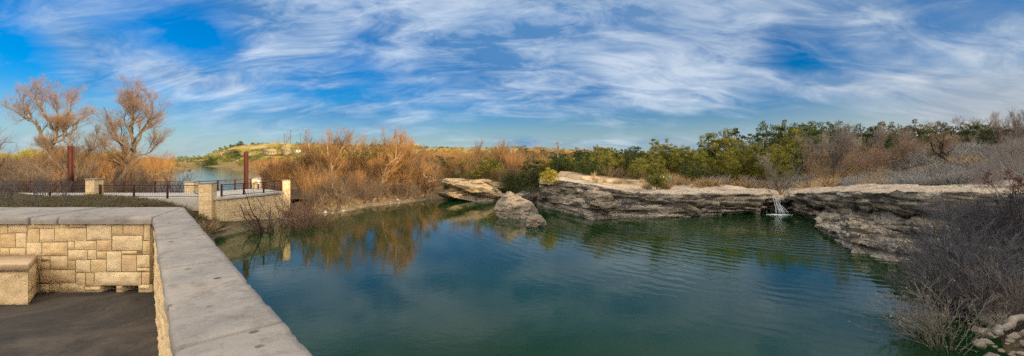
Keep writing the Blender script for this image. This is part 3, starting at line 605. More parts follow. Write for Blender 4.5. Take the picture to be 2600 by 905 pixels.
# ------------------------------------------------------------------ terrace: parapet, bench, floor
FZ, TZ = 4.35, 5.30                                  # floor and coping heights
FWZ = TZ - .085
nv_, dv_ = np.array([.731, .683]), np.array([-.683, .731])   # outward normal and run of the side wall
def side_pt(s, off): return nv_ * off + dv_ * s      # s metres along, off from the inner line
OFF_IN, OFF_OUT = .108, .446
BD = 4.96                                            # depth of the rear wall face
def rough_block(mb, origin, ux, uz, un, w, h, seed, depth=.03, tints=None, sx=None):
    """one rock-faced block: rectangle at origin spanned by ux*w, uz*h, bulging along un"""
    nx, nz = max(3, int(w / .028)), max(3, int(h / .028)); nx, nz = min(nx, 18), min(nz, 18)
    u = np.linspace(0, 1, nx + 1); v = np.linspace(0, 1, nz + 1); U, Vv = np.meshgrid(u, v)
    P = origin + U[..., None] * w * ux + Vv[..., None] * h * uz
    e = np.minimum(np.minimum(U * w, (1 - U) * w), np.minimum(Vv * h, (1 - Vv) * h)); prof = np.clip(e / .011, 0, 1) ** .5
    d = depth * (.55 + .45 * fbm(P * 9 + seed, seed % 97, 4, .6)) * prof; P = P + d[..., None] * un
    n = nx + 1; i = np.arange(nx)[None]; j = np.arange(nz)[:, None] * n
    F = np.stack(np.broadcast_arrays(i + j, i + j + 1, i + j + n + 1, i + j + n), -1).reshape(-1, 4)
    k = len(P.reshape(-1, 3)); mb.add(P.reshape(-1, 3), F); tints.append(np.full(k, (seed * .6180339) % 1.0))
def ashlar(w, h, seed, unit=.115):
    """random ashlar partition of a w x h rectangle on a grid"""
    r = np.random.default_rng(seed); nx, nz = int(round(w / unit)), max(1, int(round(h / unit))); G = np.zeros((nz, nx), bool); out = []
    for j in range(nz):
        for i in range(nx):
            if G[j, i]: continue
            a, b = [(1, 1), (2, 1), (3, 1), (2, 2), (1, 2), (3, 2), (4, 2)][r.choice(7, p=[.12, .2, .15, .25, .1, .13, .05])]
            while a > 1 and (i + a > nx or G[j, i:i + a].any()): a -= 1
            while b > 1 and (j + b > nz or G[j:j + b, i:i + a].any()): b -= 1
            b = min(b, nz - j); G[j:j + b, i:i + a] = True; out.append((i * w / nx, j * h / nz, a * w / nx, b * h / nz))
    return out
REAR = [(38,232,130,278),(130,230,330,255),(330,228,415,250),(415,228,535,318),(535,232,590,293),(590,230,690,293),(690,230,720,320),(132,255,190,330),(190,255,262,330),(262,252,415,325),
 (0,285,75,360),(75,280,125,358),(0,360,45,408),(45,360,123,408),(127,330,200,405),(200,330,325,403),(325,325,358,370),(358,322,463,370),(463,318,535,377),(538,293,683,375),(683,322,720,397),
 (325,370,420,427),(420,370,463,422),(463,378,510,420),(510,378,583,490),(583,375,658,397),(583,397,655,490),(655,397,718,468),(200,405,240,432),(240,403,325,477),(187,432,240,480),(325,427,362,477),(362,425,435,495),
 (435,422,510,495),(187,478,362,553),(362,495,410,568),(410,495,452,570),(452,490,678,565),(655,468,718,490),(678,490,718,560),(187,555,235,602),(235,553,287,600),(287,550,405,597),(405,570,480,595),(557,565,585,587),(663,560,716,585),
 (0,232,38,285),(0,408,60,480),(60,408,127,480),(127,405,200,480),(0,480,90,560),(90,480,187,560),(0,560,187,600)]
def build_parapet():
    root = empty('parapet_wall', (-4.6, 5.2, FZ)); o = np.array([-4.6, 5.2, FZ]); tag(root, 'angled cream limestone parapet with wide grey coping round the terrace', 'wall')
    ux, uz = np.array([1., 0, 0]), np.array([0, 0, 1.])
    mb, tn = MB(), []
    for k, (x0, y0, x1, y1) in enumerate(REAR):
        px0, px1 = x0 * .5294, x1 * .5294; Y0, Y1 = 430 + y0 * .5294, 430 + y1 * .5294
        X0, X1 = (px0 - CX) / 1000 * BD, (px1 - CX) / 1000 * BD
        f = lambda Y: FWZ - (Y - 551.) / (748. - 551.) * (FWZ - FZ)
        z1, z0 = f(Y0), max(FZ - .02, f(Y1))
        g = .004; rough_block(mb, np.array([X0 + g, BD, z0 + g]), ux, uz, np.array([0, -1., 0]), X1 - X0 - 2 * g, min(z1, FWZ) - z0 - 2 * g, k + 3, .024, tn)
    for (a, b, w, h) in ashlar(3.0, FWZ - FZ, 8): rough_block(mb, np.array([-9.46 + a + .004, BD, FZ + b + .004]), ux, uz, np.array([0, -1., 0]), w - .008, h - .008, int(a * 100 + b * 1000) + 5, .034, tn)
    V = np.vstack(mb.V); mk('rear_stonework', V - o, [np.vstack(mb.Q)], M['block'], root, vals=np.concatenate(tn))
    # side wall inner face
    mb, tn = MB(), []; s0, s1 = -3.2, 6.72; A = side_pt(s1, OFF_IN); dx = -np.r_[dv_, 0]
    for (a, b, w, h) in ashlar(s1 - s0, FWZ - FZ, 21):
        p = np.r_[side_pt(s1 - a - .004, OFF_IN), FZ + b + .004]; rough_block(mb, p, dx, uz, -np.r_[nv_, 0], w - .008, h - .008, int(a * 100 + b * 1000) + 9, .026, tn)
    V = np.vstack(mb.V); mk('side_stonework', V - o, [np.vstack(mb.Q)], M['block'], root, vals=np.concatenate(tn))
    # mortar core with the foundation down to the pool, and the two drain holes left dark at the foot of the rear wall
    mb = MB(); y0 = BD + .004
    drain = [((480 * .5294 - CX) / 1000 * BD, (557 * .5294 - CX) / 1000 * BD), ((585 * .5294 - CX) / 1000 * BD, (663 * .5294 - CX) / 1000 * BD)]
    c_in = side_pt(6.74, OFF_IN); xe = c_in[0]
    mb.prism([(-9.5, y0), (xe, y0), (xe - .35, y0 + .6), (-9.5, y0 + .6)], FZ + .10, FWZ)
    xs = [-9.5, drain[0][0], drain[0][1], drain[1][0], drain[1][1], xe - .01]
    for k in (0, 2, 4): mb.prism([(xs[k], y0), (xs[k + 1], y0), (xs[k + 1], y0 + .55), (xs[k], y0 + .55)], 2.6, FZ + .098)
    q = [side_pt(-3.2, OFF_IN + .004), side_pt(-3.2, OFF_OUT - .05), side_pt(7.4, OFF_OUT - .05), side_pt(6.9, OFF_IN + .004)]; mb.prism(q, -1.2, FWZ - .002)
    mb.V = [v - o for v in mb.V]; mb.build('core', M['mortar'], root)
    # coping slabs
    def slab(poly, seed):
        P = np.array(poly, float); z1 = TZ + (seed % 3) * .0015; z0 = TZ - .085; la = np.linalg.norm(P[1] - P[0]); lb = np.linalg.norm(P[2] - P[1]); na, nb = max(4, int(la / .03)), max(4, int(lb / .03)); na, nb = min(na, 60), min(nb, 60)
        u, v_ = np.meshgrid(np.linspace(0, 1, na + 1), np.linspace(0, 1, nb + 1)); u, v_ = u[..., None], v_[..., None]
        Q = P[0] * (1 - u) * (1 - v_) + P[1] * u * (1 - v_) + P[2] * u * v_ + P[3] * (1 - u) * v_; cen = P.mean(0)
        e = np.minimum(np.minimum(u, 1 - u) * la, np.minimum(v_, 1 - v_) * lb)[..., 0]; q3 = np.concatenate([Q, np.full(Q.shape[:2] + (1,), seed * 3.1)], -1)
        ch = np.clip(fbm(q3 * 7, 81, 4, .6), -1, 1); wear = np.exp(-e / .02); d = unit(cen - Q)
        Q = Q + d * (wear * (.002 + .006 * np.clip(ch, 0, 1) + .012 * np.clip(fbm(q3 * 2.2, 82, 2) - .45, 0, 1)))[..., None]
        Z = z1 + .0025 * fbm(q3 * 3, 83, 3) - wear * (.005 + .008 * np.clip(ch, 0, 1)); top = np.concatenate([Q, Z[..., None]], -1); n1 = na + 1
        V = [top.reshape(-1, 3)]; i_ = np.arange(na)[None]; j_ = np.arange(nb)[:, None] * n1; F = [np.stack(np.broadcast_arrays(i_ + j_, i_ + j_ + 1, i_ + j_ + n1 + 1, i_ + j_ + n1), -1).reshape(-1, 4)]
        loop = np.r_[np.arange(na), np.arange(nb) * n1 + na, nb * n1 + na - np.arange(na), (nb - np.arange(nb)) * n1]; base = len(V[0]); rim = V[0][loop]; m_ = len(loop)
        mid = rim.copy(); mid[:, 2] = z1 - .045; mid[:, :2] -= unit(cen - rim[:, :2]) * (.006 * (1 + fbm(mid * 12, 84, 3)))[:, None]; low = mid.copy(); low[:, 2] = z0; V += [mid, low]
        k_ = np.arange(m_); kn = (k_ + 1) % m_; F.append(np.stack([loop[kn], loop[k_], base + k_, base + kn], 1)); F.append(np.stack([base + kn, base + k_, base + m_ + k_, base + m_ + kn], 1)); mk('coping_slab', np.vstack(V) - o, np.vstack(F), M['coping'], root)
    g = .013
    js = [-3.2, -1.2, .62, 1.95, 3.45, 4.75, 6.0]; ins, outs = OFF_IN - .024, OFF_OUT
    for k in range(len(js) - 1): slab([side_pt(js[k] + g, ins), side_pt(js[k] + g, outs), side_pt(js[k + 1] - g, outs), side_pt(js[k + 1] - g, ins)], k)
    yf, yb = BD - .05, 6.02; ci = side_pt(6.0 + g, ins); co = side_pt(6.0 + g, outs); cin = side_pt(0, ins)
    # inner corner: where the inner coping line meets y = yf
    sI = (yf - cin[1]) / dv_[1]; pI = side_pt(sI, ins); so = (yb - side_pt(0, outs)[1]) / dv_[1]; pO = side_pt(so, outs)
    if sI > 6.0 + g: slab([ci, co, pO, pI], 1)
    bx = [-9.5, -7.3, -6.02, -5.66]
    for k in range(3): slab([(bx[k] + g, yf), (bx[k + 1] - g, yf), (bx[k + 1] - g - .25, yb), (bx[k] + g - .25, yb)], k + 1)
    slab([(bx[3] + g, yf), (pI[0] - g, pI[1]), (pO[0] - g, pO[1]), (bx[3] + g - .25, yb)], 2)
build_parapet()
def build_bench():
    root = empty('stone_bench', (-6.2, 4.7, FZ)); o = np.array([-6.2, 4.7, FZ]); tag(root, 'low limestone bench with a thick tan seat slab against the rear wall', 'bench')
    b = MB(); b.prism([(-9, 4.47), (-5.49, 4.47), (-5.93, 4.92), (-9, 4.92)], FZ + .40, FZ + .48, .01); b.V = [v - o for v in b.V]; b.build('seat', mat_simple('bench_slab', (.38, .27, .17), (.52, .39, .26), 3, .85, .3, .4, .01, c3=(.3, .22, .15)), root)
    mb, tn = MB(), []
    for (a, c, w, h) in ashlar(3.4, .40, 31, .2): rough_block(mb, np.array([-8.95 + a + .004, 4.52, FZ + c + .004]), np.array([1., 0, 0]), np.array([0, 0, 1.]), np.array([0, -1., 0]), w - .008, h - .008, int(a * 100 + c * 1000) + 11, .03, tn)
    dd = np.array([-.70, .714, 0.])
    for (a, c, w, h) in ashlar(.54, .40, 33, .13): rough_block(mb, np.array([-5.55, 4.52, FZ + c + .004]) + dd * (a + .004), dd, np.array([0, 0, 1.]), np.array([.714, .70, 0]), w - .008, h - .008, int(a * 100 + c * 1000) + 17, .02, tn)
    mk('base', np.vstack(mb.V) - o, [np.vstack(mb.Q)], M['block'], root, vals=np.concatenate(tn))
    c = MB(); c.prism([(-8.95, 4.525), (-5.556, 4.525), (-5.94, 4.915), (-8.95, 4.915)], FZ, FZ + .398); c.V = [v - o for v in c.V]; c.build('core', M['mortar'], root)
build_bench()
q0 = side_pt(6.8, OFF_IN + .02); q1 = side_pt(-3.2, OFF_IN + .02)
def floor_mesh():
    poly = [(-10, -4), (q1[0], -4), tuple(q1), tuple(q0), (-10, BD + .3)]; me = bpy.data.meshes.new('terrace_floor'); n = len(poly)
    me.from_pydata([(x, y, FZ) for x, y in poly] + [(x, y, FZ - .3) for x, y in poly], [], [tuple(range(n)), tuple(range(2 * n - 1, n - 1, -1))] + [(i, i + n, (i + 1) % n + n, (i + 1) % n) for i in range(n)])
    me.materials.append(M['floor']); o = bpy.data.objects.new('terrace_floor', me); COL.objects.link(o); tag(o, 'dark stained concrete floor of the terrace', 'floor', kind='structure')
floor_mesh()

# ------------------------------------------------------------------ walkway and overlook
DZ = 2.90
pL0, pL1 = np.array([-90., 33.2]), np.array([-25.4, 33.2])
def deck():
    # path strip and overlook deck as one slab each
    for nm, poly, lab in (('path', [(-95, 33.3), (-25.6, 33.3), (-31.2, 38.8), (-95, 38.8)], 'pale concrete walkway between the metal railings'), ('overlook_deck', [(-25.1, 33.3), (-23.2, 40.3), (-29.0, 45.2), (-31.6, 38.9), (-25.7, 33.4)], 'pale concrete deck of the overlook')):
        n = len(poly); me = bpy.data.meshes.new(nm)
        me.from_pydata([(x, y, DZ) for x, y in poly] + [(x, y, DZ - (.22 if nm == 'overlook_deck' else 1.1)) for x, y in poly], [], [tuple(range(n)), tuple(range(2 * n - 1, n - 1, -1))] + [(i, i + n, (i + 1) % n + n, (i + 1) % n) for i in range(n)])
        me.materials.append(M['path']); o = bpy.data.objects.new(nm, me); COL.objects.link(o); tag(o, lab, 'path', kind='structure')
deck()
def masonry_face(mb, tn, a, b, z0, z1, out, seed, unit=.22, depth=.04):
    a, b = np.array(a, float), np.array(b, float); u = (b - a); w = np.linalg.norm(u); u3 = np.r_[u / w, 0]
    for (s, c, ww, h) in ashlar(w, z1 - z0, seed, unit): rough_block(mb, np.r_[a, z0] + u3 * (s + .006) + np.array([0, 0, c + .006]), u3, np.array([0, 0, 1.]), np.r_[out, 0], ww - .012, h - .012, int(s * 37 + c * 91) + seed, depth, tn)
def build_retaining():
    root = empty('retaining_wall', (-24.5, 36.5, 0)); o = np.array([-24.5, 36.5, 0]); tag(root, 'cream cut stone retaining wall holding up the overlook deck', 'wall')
    mb, tn = MB(), []; a, b = np.array([-25.0, 33.35]), np.array([-23.2, 40.2]); d = (b - a) / np.linalg.norm(b - a); out = np.array([d[1], -d[0]])
    masonry_face(mb, tn, a, b, .3, DZ - .22, out, 51, .24, .02)
    mk('stonework', np.vstack(mb.V) - o, [np.vstack(mb.Q)], M['block'], root, vals=np.concatenate(tn))
    c = MB(); i = -out * .01; c.prism([tuple(a + i), tuple(b + i), tuple(b - out * .6), tuple(a - out * .6)], .2, DZ - .225); c.V = [v - o for v in c.V]; c.build('core', M['mortar'], root)
    c = MB(); c.prism([tuple(a + out * .1), tuple(b + out * .1), tuple(b - out * .25), tuple(a - out * .25)], DZ - .215, DZ + .045, .02); c.V = [v - o for v in c.V]; c.build('cap', M['path'], root)
build_retaining()
def pillar(x, y, w, z0, z1, label, seed, rz=0, cap=True):
    root = empty('stone_pillar', (x, y, z0), rz); tag(root, label, 'pillar', 'stone pillars of the walkway'); h = z1 - z0; mb, tn = MB(), []; k = w / 2
    for a, b, n in (((-k, -k), (k, -k), (0, -1.)), ((k, -k), (k, k), (1., 0)), ((k, k), (-k, k), (0, 1.)), ((-k, k), (-k, -k), (-1., 0))): masonry_face(mb, tn, a, b, 0, h, np.array(n), seed, .18, .014)
    mk('shaft', np.vstack(mb.V), [np.vstack(mb.Q)], M['block'], root, vals=np.concatenate(tn))
    c = MB(); c.box((0, 0, h / 2), (w - .01, w - .01, h - .01)); c.build('core', M['mortar'], root)
    c = MB(); c.box((0, 0, h + .05), (w + .1, w + .1, .1), 0, .015); c.build('cap', M['coping'], root)
pillar(-25.75, 33.35, .92, .9, ztop(467, 33.3), 'biggest cream stone pillar at the near corner of the overlook', 61, .25)
pillar(-23.15, 40.35, .62, .9, ztop(460, 40.3), 'cream stone pillar at the right end of the overlook wall', 62, .25)
pillar(-29.2, 45.0, .75, 2.0, ztop(454, 45), 'cream stone pillar at the far corner of the overlook behind the rusty column', 63, .3)
pillar(-31.6, 38.9, .85, 2.5, ztop(463, 38.9), 'half hidden cream pillar on the far side of the walkway left of the overlook', 64, .1)
pillar(-35.3, 33.3, .75, 2.5, ztop(457, 33.3), 'lone cream stone pillar in the near railing left of the overlook', 65)
def railing(a, b, n, label, h=1.07, z=DZ, group='railings along the walkway'):
    a, b = np.array(a, float), np.array(b, float); L_ = np.linalg.norm(b - a); u = (b - a) / L_; root = empty('metal_railing', (*((a + b) / 2), z)); o = np.array([*((a + b) / 2), z]); tag(root, label, 'railing', group)
    rz = atan2(u[1], u[0])
    for k in range(n):
        p = a + (b - a) * (k / (n - 1)) if n > 1 else a
        m = MB(); m.box((p[0] - o[0], p[1] - o[1], h / 2 + .02), (.11, .11, h + .1), rz, .008); m.build('post', M['rust'], root)
    P = lambda p, zz: (p[0] - o[0], p[1] - o[1], zz)
    m = MB(); m.bar(P(a, h), P(b, h), .042); m.build('top_rail', M['raildark'], root)
    m = MB(); m.bar(P(a, .13), P(b, .13), .038); m.build('bottom_rail', M['raildark'], root)
    m = MB(); m.bar(P(a, h - .14), P(b, h - .14), .022)
    nn = int(L_ / .15)
    for k in range(1, nn): p = a + (b - a) * k / nn; m.bar(P(p, .13), P(p, h - .14), .008, 3)
    for zz in np.arange(.26, h - .2, .14): m.bar(P(a, zz), P(b, zz), .008, 3)
    m.build('wire_mesh', M['wire'], root)
railing((-34.8, 33.3), (-26.3, 33.3), 4, 'near metal railing between the lone pillar and the biggest pillar')
railing((-62, 33.3), (-35.8, 33.3), 9, 'near metal railing running left from the lone pillar')
railing((-66, 38.8), (-32.1, 38.8), 12, 'far metal railing of the walkway in front of the brush and lake')
railing((-25.0, 33.9), (-23.35, 39.9), 4, 'metal railing on top of the cream retaining wall')
railing((-31.3, 39.4), (-29.5, 44.5), 4, 'metal railing along the lake side of the overlook')
railing((-28.8, 44.7), (-23.6, 40.6), 4, 'metal railing across the right end of the overlook')
def column(x, y, h, label):
    m = MB(); z0 = g1(x, y) - .1; z0 = max(z0, 2.3); w, t = .34, .03
    root = empty('steel_column', (x, y, z0), .15); tag(root, label, 'column', 'rusty steel columns')
    m.box((0, -w / 2 + t, h / 2), (w, t * 1.6, h), 0, .004); m.box((0, w / 2 - t, h / 2), (w, t * 1.6, h), 0, .004); m.box((0, 0, h / 2), (t * 2.5, w - t * 3.7, h), 0); m.build('shaft', M['rust'], root)
    m = MB(); m.box((0, 0, DZ - z0 + .02), (.62, .62, .04), 0, .005); m.build('base_plate', M['raildark'], root)
column(*XY(625, 43.9), ztop(384, 43.9) - 2.4, 'tall rusty steel column on the overlook deck against the lake')
column(*XY(180, 40.2), ztop(370, 40.2) - 2.4, 'tall rusty steel column at the left in front of the bare trees')
m = empty('notice_sign', W(655, 462, 42)); tag(m, 'small white notice sign fixed to the overlook railing', 'sign')
b = MB(); b.box((0, -.02, 0), (.34, .025, .45), 0, .006); b.build('panel', M['white'], m)
b = MB(); b.box((0, .02, -.3), (.05, .05, 1.1)); b.build('post', M['raildark'], m)

# ------------------------------------------------------------------ bare trees and shrubs
def grow(r, P, R, n, t, ang, length, K=5, up=.1, wander=.15, rr=.6, rmin=.006, fall=.5, tip=.35):
    B, K0 = P.shape[:2]; idx = np.repeat(np.arange(B), n); m = len(idx); tt = r.uniform(t[0], t[1], m); f = tt * (K0 - 1) - 1e-6
    i = np.clip(np.floor(f).astype(int), 0, K0 - 2); fr = (f - i)[:, None]
    base = P[idx, i] * (1 - fr) + P[idx, i + 1] * fr; tan_ = unit(P[idx, i + 1] - P[idx, i]); rad = R[idx, i] * (1 - fr[:, 0]) + R[idx, i + 1] * fr[:, 0]
    a = r.uniform(ang[0], ang[1], m)[:, None]; q = r.normal(size=(m, 3)); q = unit(q - (q * tan_).sum(1, keepdims=True) * tan_); d = unit(tan_ * np.cos(a) + q * np.sin(a))
    ln = r.uniform(length[0], length[1], m) * (1 - fall * tt); pts = [base]; p = base
    for k in range(K - 1):
        d = unit(d + np.array([0, 0, up]) + r.normal(0, wander, (m, 3))); p = p + d * (ln / (K - 1))[:, None]; pts.append(p)
    r0 = np.maximum(rad * rr * r.uniform(.75, 1.1, m), rmin)
    return np.stack(pts, 1), np.maximum(r0[:, None] * np.linspace(1, tip, K)[None], rmin * .7)
def limb(pts, r0, r1, K=9, seed=0, wob=.02):
    r = np.random.default_rng(seed); pts = np.array(pts, float); t = np.linspace(0, len(pts) - 1, K); P = np.stack([np.interp(t, range(len(pts)), pts[:, c]) for c in range(3)], 1)
    # soften corners
    Q = P.copy(); Q[1:-1] = (P[:-2] + 2 * P[1:-1] + P[2:]) / 4; Q += r.normal(0, wob, Q.shape) * np.linalg.norm(pts[-1] - pts[0]); Q[0] = P[0]
    return Q[None], np.linspace(r0, r1, K)[None] ** 1.0
def stack(pairs): return np.concatenate([p for p, _ in pairs]), np.concatenate([q for _, q in pairs])
class Plant: pass
def assemble(levels, crown_from, sides=(7, 6, 5, 3, 3, 3)):
    tr = [tubes(P, R, sides[min(k, 5)]) for k, (P, R) in enumerate(levels) if k < crown_from]; cr = [tubes(P, R, sides[min(k, 5)]) for k, (P, R) in enumerate(levels) if k >= crown_from]
    p = Plant(); p.trunk = cat(tr); p.crown = cat(cr); r = np.random.default_rng(len(p.crown[0])); allv = np.vstack([p.trunk[0], p.crown[0]])
    p.h = np.percentile(p.crown[0][:, 2], 99.7); p.w = np.percentile(p.crown[0][:, 0], 99) - np.percentile(p.crown[0][:, 0], 1)
    z = p.crown[0][:, 2]; p.tint = np.clip(.35 + .5 * (z - z.min()) / (np.ptp(z) + 1e-6) * 0 + r.normal(0, .12, len(z)) + .35 * vnoise(p.crown[0] * .8, 5), 0, 1); return p
def big_tree(seed, limbs, twig=1.):
    """limbs: list of (points, r0, r1): trunk and main boughs written out, 16 m scale"""
    r = np.random.default_rng(seed); l0 = stack([limb(*q, seed=seed + k) for k, q in enumerate(limbs)])
    l1 = grow(r, *l0, 11, (.22, 1), (.3, .8), (2.2, 4.2), 6, .16, .16, .5, .02, .35); l2 = grow(r, *l1, 6, (.15, 1), (.3, .8), (1.2, 2.6), 5, .14, .16, .55, .012, .35)
    l3 = grow(r, *l2, 6, (.15, 1), (.25, .7), (.7, 1.7), 4, .12, .14, .6, .008, .3); l4 = grow(r, *l3, 3, (.2, 1), (.25, .6), (.4, .9), 3, .1, .1, .7, .0065, .3)
    return assemble([l0, l1, l2, l3, l4], 2)
def bush_tree(seed, h=6., stems=4, spread=.5, up=.12, dens=1., ang=(.25, .75), lean=0., twist=.2, trunk_h=.12, r0=.14):
    """a many stemmed bare tree of height about h"""
    r = np.random.default_rng(seed); S = []
    for k in range(stems):
        a = r.uniform(0, 2 * pi); s = spread * r.uniform(.4, 1.1) * h; top = r.uniform(.62, .9) * h; x, y = cos(a) * s, sin(a) * s
        S.append(limb([(0, 0, -.3), (x * .12 + lean * h * .1, y * .12, trunk_h * h), (x * .45 + lean * h * .25 + r.normal(0, .04 * h), y * .45 + r.normal(0, .04 * h), top * .5), (x + lean * h * .5, y, top)], r0 * h / 6 * r.uniform(.7, 1.1), .022 * h / 6, 8, seed * 7 + k, .022 * twist / .2))
    l0 = stack(S); q = lambda n: max(1, int(round(n * dens)))
    l1 = grow(r, *l0, q(9), (.25, 1), ang, (.20 * h, .38 * h), 6, up, twist, .5, .012, .3); l2 = grow(r, *l1, q(6), (.15, 1), ang, (.10 * h, .24 * h), 5, up, twist * .8, .55, .009, .3); l3 = grow(r, *l2, q(5), (.15, 1), ang, (.06 * h, .14 * h), 4, up, twist * .7, .6, .0065, .3)
    return assemble([l0, l1, l2, l3], 2)
def shrub(seed, h=2.5, stems=26, spread=.8, up=.1, n1=7, n2=3, wander=.14, rb=.016):
    r = np.random.default_rng(seed); a = r.uniform(0, 2 * pi, stems); rad = np.sqrt(r.uniform(0, 1, stems)) * .18 * h; ln = r.uniform(.55, 1.05, stems) * h; th = np.abs(r.normal(0, .42, stems)) * spread
    d = np.stack([np.cos(a) * np.sin(th), np.sin(a) * np.sin(th), np.cos(th)], 1); p = np.stack([np.cos(a) * rad, np.sin(a) * rad, np.full(stems, -.1)], 1); pts = [p]
    for k in range(6): d = unit(d + [0, 0, up * .3] + r.normal(0, wander, (stems, 3))); p = p + d * (ln / 6)[:, None]; pts.append(p)
    l0 = (np.stack(pts, 1), np.linspace(rb, rb * .35, 7)[None] * r.uniform(.7, 1.3, stems)[:, None])
    l1 = grow(r, *l0, n1, (.2, 1), (.25, .7), (.22 * h, .42 * h), 4, up, wander, .6, .006, .35); l2 = grow(r, *l1, n2, (.2, 1), (.25, .7), (.09 * h, .2 * h), 3, up, wander, .7, .005, .3)
    return assemble([l0, l1, l2], 1, (4, 3, 3))
def link_plant(name, p, barkm, twigm, root, first_cache={}):
    k = id(p)
    if k not in first_cache:
        t = mk('trunk', *p.trunk, barkm, root, True); c = mk('crown', *p.crown, twigm, root, False, vals=p.tint); first_cache[k] = (t, c, p)
    else:
        t0, c0, _ = first_cache[k]; t, c = t0.copy(), c0.copy(); COL.objects.link(t); COL.objects.link(c); t.parent = root; c.parent = root
    for o, m in ((t, barkm), (c, twigm)): o.material_slots[0].link = 'OBJECT'; o.material_slots[0].material = m
def plant(name, p, loc, h, rz, label, cat_, group, barkm, twigm, wide=1., dz=0.):
    s = h / p.h; root = empty(name, (loc[0], loc[1], loc[2] + dz), rz); root.scale = (s * wide, s * wide, s); tag(root, label, cat_, group); link_plant(name, p, barkm, twigm, root); return root
def plant_px(name, p, px, d, Yt, rz, label, cat_, group, bm, tm, wide=1., dz=0.):
    x, y = XY(px, d); z = g1(x, y); return plant(name, p, (x, y, z), max(.4, ztop(Yt, d) - z), rz, label, cat_, group, bm, tm, wide, dz)

# two large bare trees on the left shore: boughs follow the photograph (metres, x right, tree about 17 m tall)
TL = big_tree(3, [([(1.0, 0, -.5), (-.6, .2, 2.2), (-1.9, 0, 4.6), (-3.0, .3, 6.6)], .46, .34), ([(-3.0, .3, 6.6), (-4.2, .8, 8.6), (-5.6, 1.2, 10.2), (-7.4, 1.0, 11.4), (-9.0, .6, 12.6)], .26, .06), ([(-4.4, .6, 8.8), (-4.6, -.6, 11.2), (-5.2, -1, 13.6), (-5.0, -1.4, 15.6)], .18, .05),
    ([(-1.9, 0, 4.6), (-.7, -.2, 6.8), (-.2, -.3, 9.0), (-.3, -.2, 12.0), (.1, .2, 15.6)], .32, .06), ([(-.3, -.2, 8.4), (-1.3, -.8, 11.0), (-2.2, -1.2, 13.8), (-2.4, -1.2, 16.0)], .2, .05), ([(-.2, 0, 10), (1.2, .8, 12.4), (1.6, 1.2, 15)], .15, .04), ([(-.7, -.2, 6.4), (1.0, .4, 7.4), (2.0, .9, 8.9), (3.2, .8, 10.6)], .2, .05), ([(1.2, .3, 7.7), (2.4, -.8, 8.8), (3.6, -1.2, 9.6)], .12, .04), ([(-2.6, .3, 6.0), (-1.3, 1.4, 7.8), (-.4, 2.2, 9.5)], .16, .05)])
TR = big_tree(8, [([(-1.2, 0, -.5), (-.3, .1, 1.6), (.7, .1, 3.9), (1.3, 0, 5.4)], .44, .33), ([(1.3, 0, 5.4), (1.5, .2, 8.2), (1.2, .3, 11.4), (1.4, .2, 14.0), (1.5, 0, 16.4)], .3, .05), ([(1.0, 0, 5.0), (.2, -.5, 7.6), (-.9, -1, 10.4), (-1.6, -1.3, 13.6)], .2, .05), ([(1.4, .2, 7.2), (2.8, .8, 9.8), (3.8, 1.4, 12.6), (4.3, 1.4, 15.0)], .2, .05), ([(1.3, 0, 5.2), (3.0, -.8, 6.9), (4.6, -1.2, 9.2), (6.0, -1, 11.4), (7.2, -.8, 12.6)], .22, .05),
    ([(.7, .1, 3.9), (-1.0, 1, 5.6), (-2.0, 1.5, 8.0), (-2.2, 1.6, 10.6)], .17, .04), ([(1.0, 0, 4.4), (2.8, 1.0, 5.4), (4.2, 1.6, 6.6), (5.4, 1.8, 8.0)], .15, .04), ([(1.4, .3, 9.0), (.3, 1.2, 11.6), (.2, 1.5, 14.4)], .15, .04), ([(1.4, 0, 9.4), (2.5, -1, 11.8), (2.9, -1.4, 14.6)], .15, .04), ([(.5, 0, 3.4), (-1.2, -.9, 4.8), (-2.2, -1.4, 6.2)], .13, .04)])
def place_big(p, px, d, Yt, label, rz=0):
    x, y = XY(px, d); z = g1(x, y); plant('bare_tree', p, (x, y, z), ztop(Yt, d) - z, rz, label, 'tree', 'tall bare trees on the left shore', M['bark'], M['twig_pink'])
place_big(TL, 148, 72, 200, 'tall bare tree with forked leaning trunk, left of the short rusty column')
place_big(TR, 312, 76, 200, 'tall bare tree with an upright fan crown at the lake edge')
P_T = {k: bush_tree(40 + k, 6, *a) for k, a in enumerate([(4, .42, .16, 1.35), (5, .5, .14, 1.35), (3, .36, .2, 1.4), (6, .55, .12, 1.2), (4, .6, .05, 1.1), (3, .5, .05, .9)])}
P_W = [bush_tree(70 + k, 6, 5, .46, .13, 1.2, (.25, .7), 0, .2) for k in range(3)]          # willow-like, dense rising twigs
P_M = [bush_tree(80 + k, 6, 3, .62, .02, .95, (.4, 1.0), .1, .32, .28, .17) for k in range(3)]       # crooked mesquite
P_F = [shrub(300 + k, 2.5, 13, .9, .1, 5, 2) for k in range(2)]
P_S = [shrub(90 + k, 2.5, 26, .8 + .2 * (k % 3), .1, 7, 3) for k in range(5)]
plant_px('bare_tree', P_T[1], 192, 66, 318, .5, 'small dense bare tree directly behind the left rusty column', 'tree', None, M['bark'], M['twig_brown'])
plant_px('gnarled_tree', P_M[0], 8, 44, 348, 1.2, 'black gnarled leafless tree at the far left edge', 'tree', None, M['barkdark'], M['twig_brown'])
plant_px('bare_tree', P_T[2], -45, 40, 190, .3, 'tall bare tree cut by the left edge with only its branch tips in view', 'tree', None, M['barkdark'], M['twig_brown'])
# pale twiggy shrubs in front of the walkway
for k, (px, d, Yt, lb) in enumerate([(20, 27, 424, 'pale leafless shrub before the walkway at the left edge'), (72, 25, 420, 'leafless pale shrub before the walkway, second from the left edge'), (125, 28, 436, 'wide pale leafless shrub before the walkway below the left rusty column'), (170, 26, 466, 'low pale leafless shrub before the walkway, nearest to the lone pillar')]):
    plant_px('bare_shrub', P_F[k % 2], px, d, Yt, k, lb, 'shrub', 'pale shrubs before the walkway', M['twig_grey'], M['twig_grey'], 1.15)
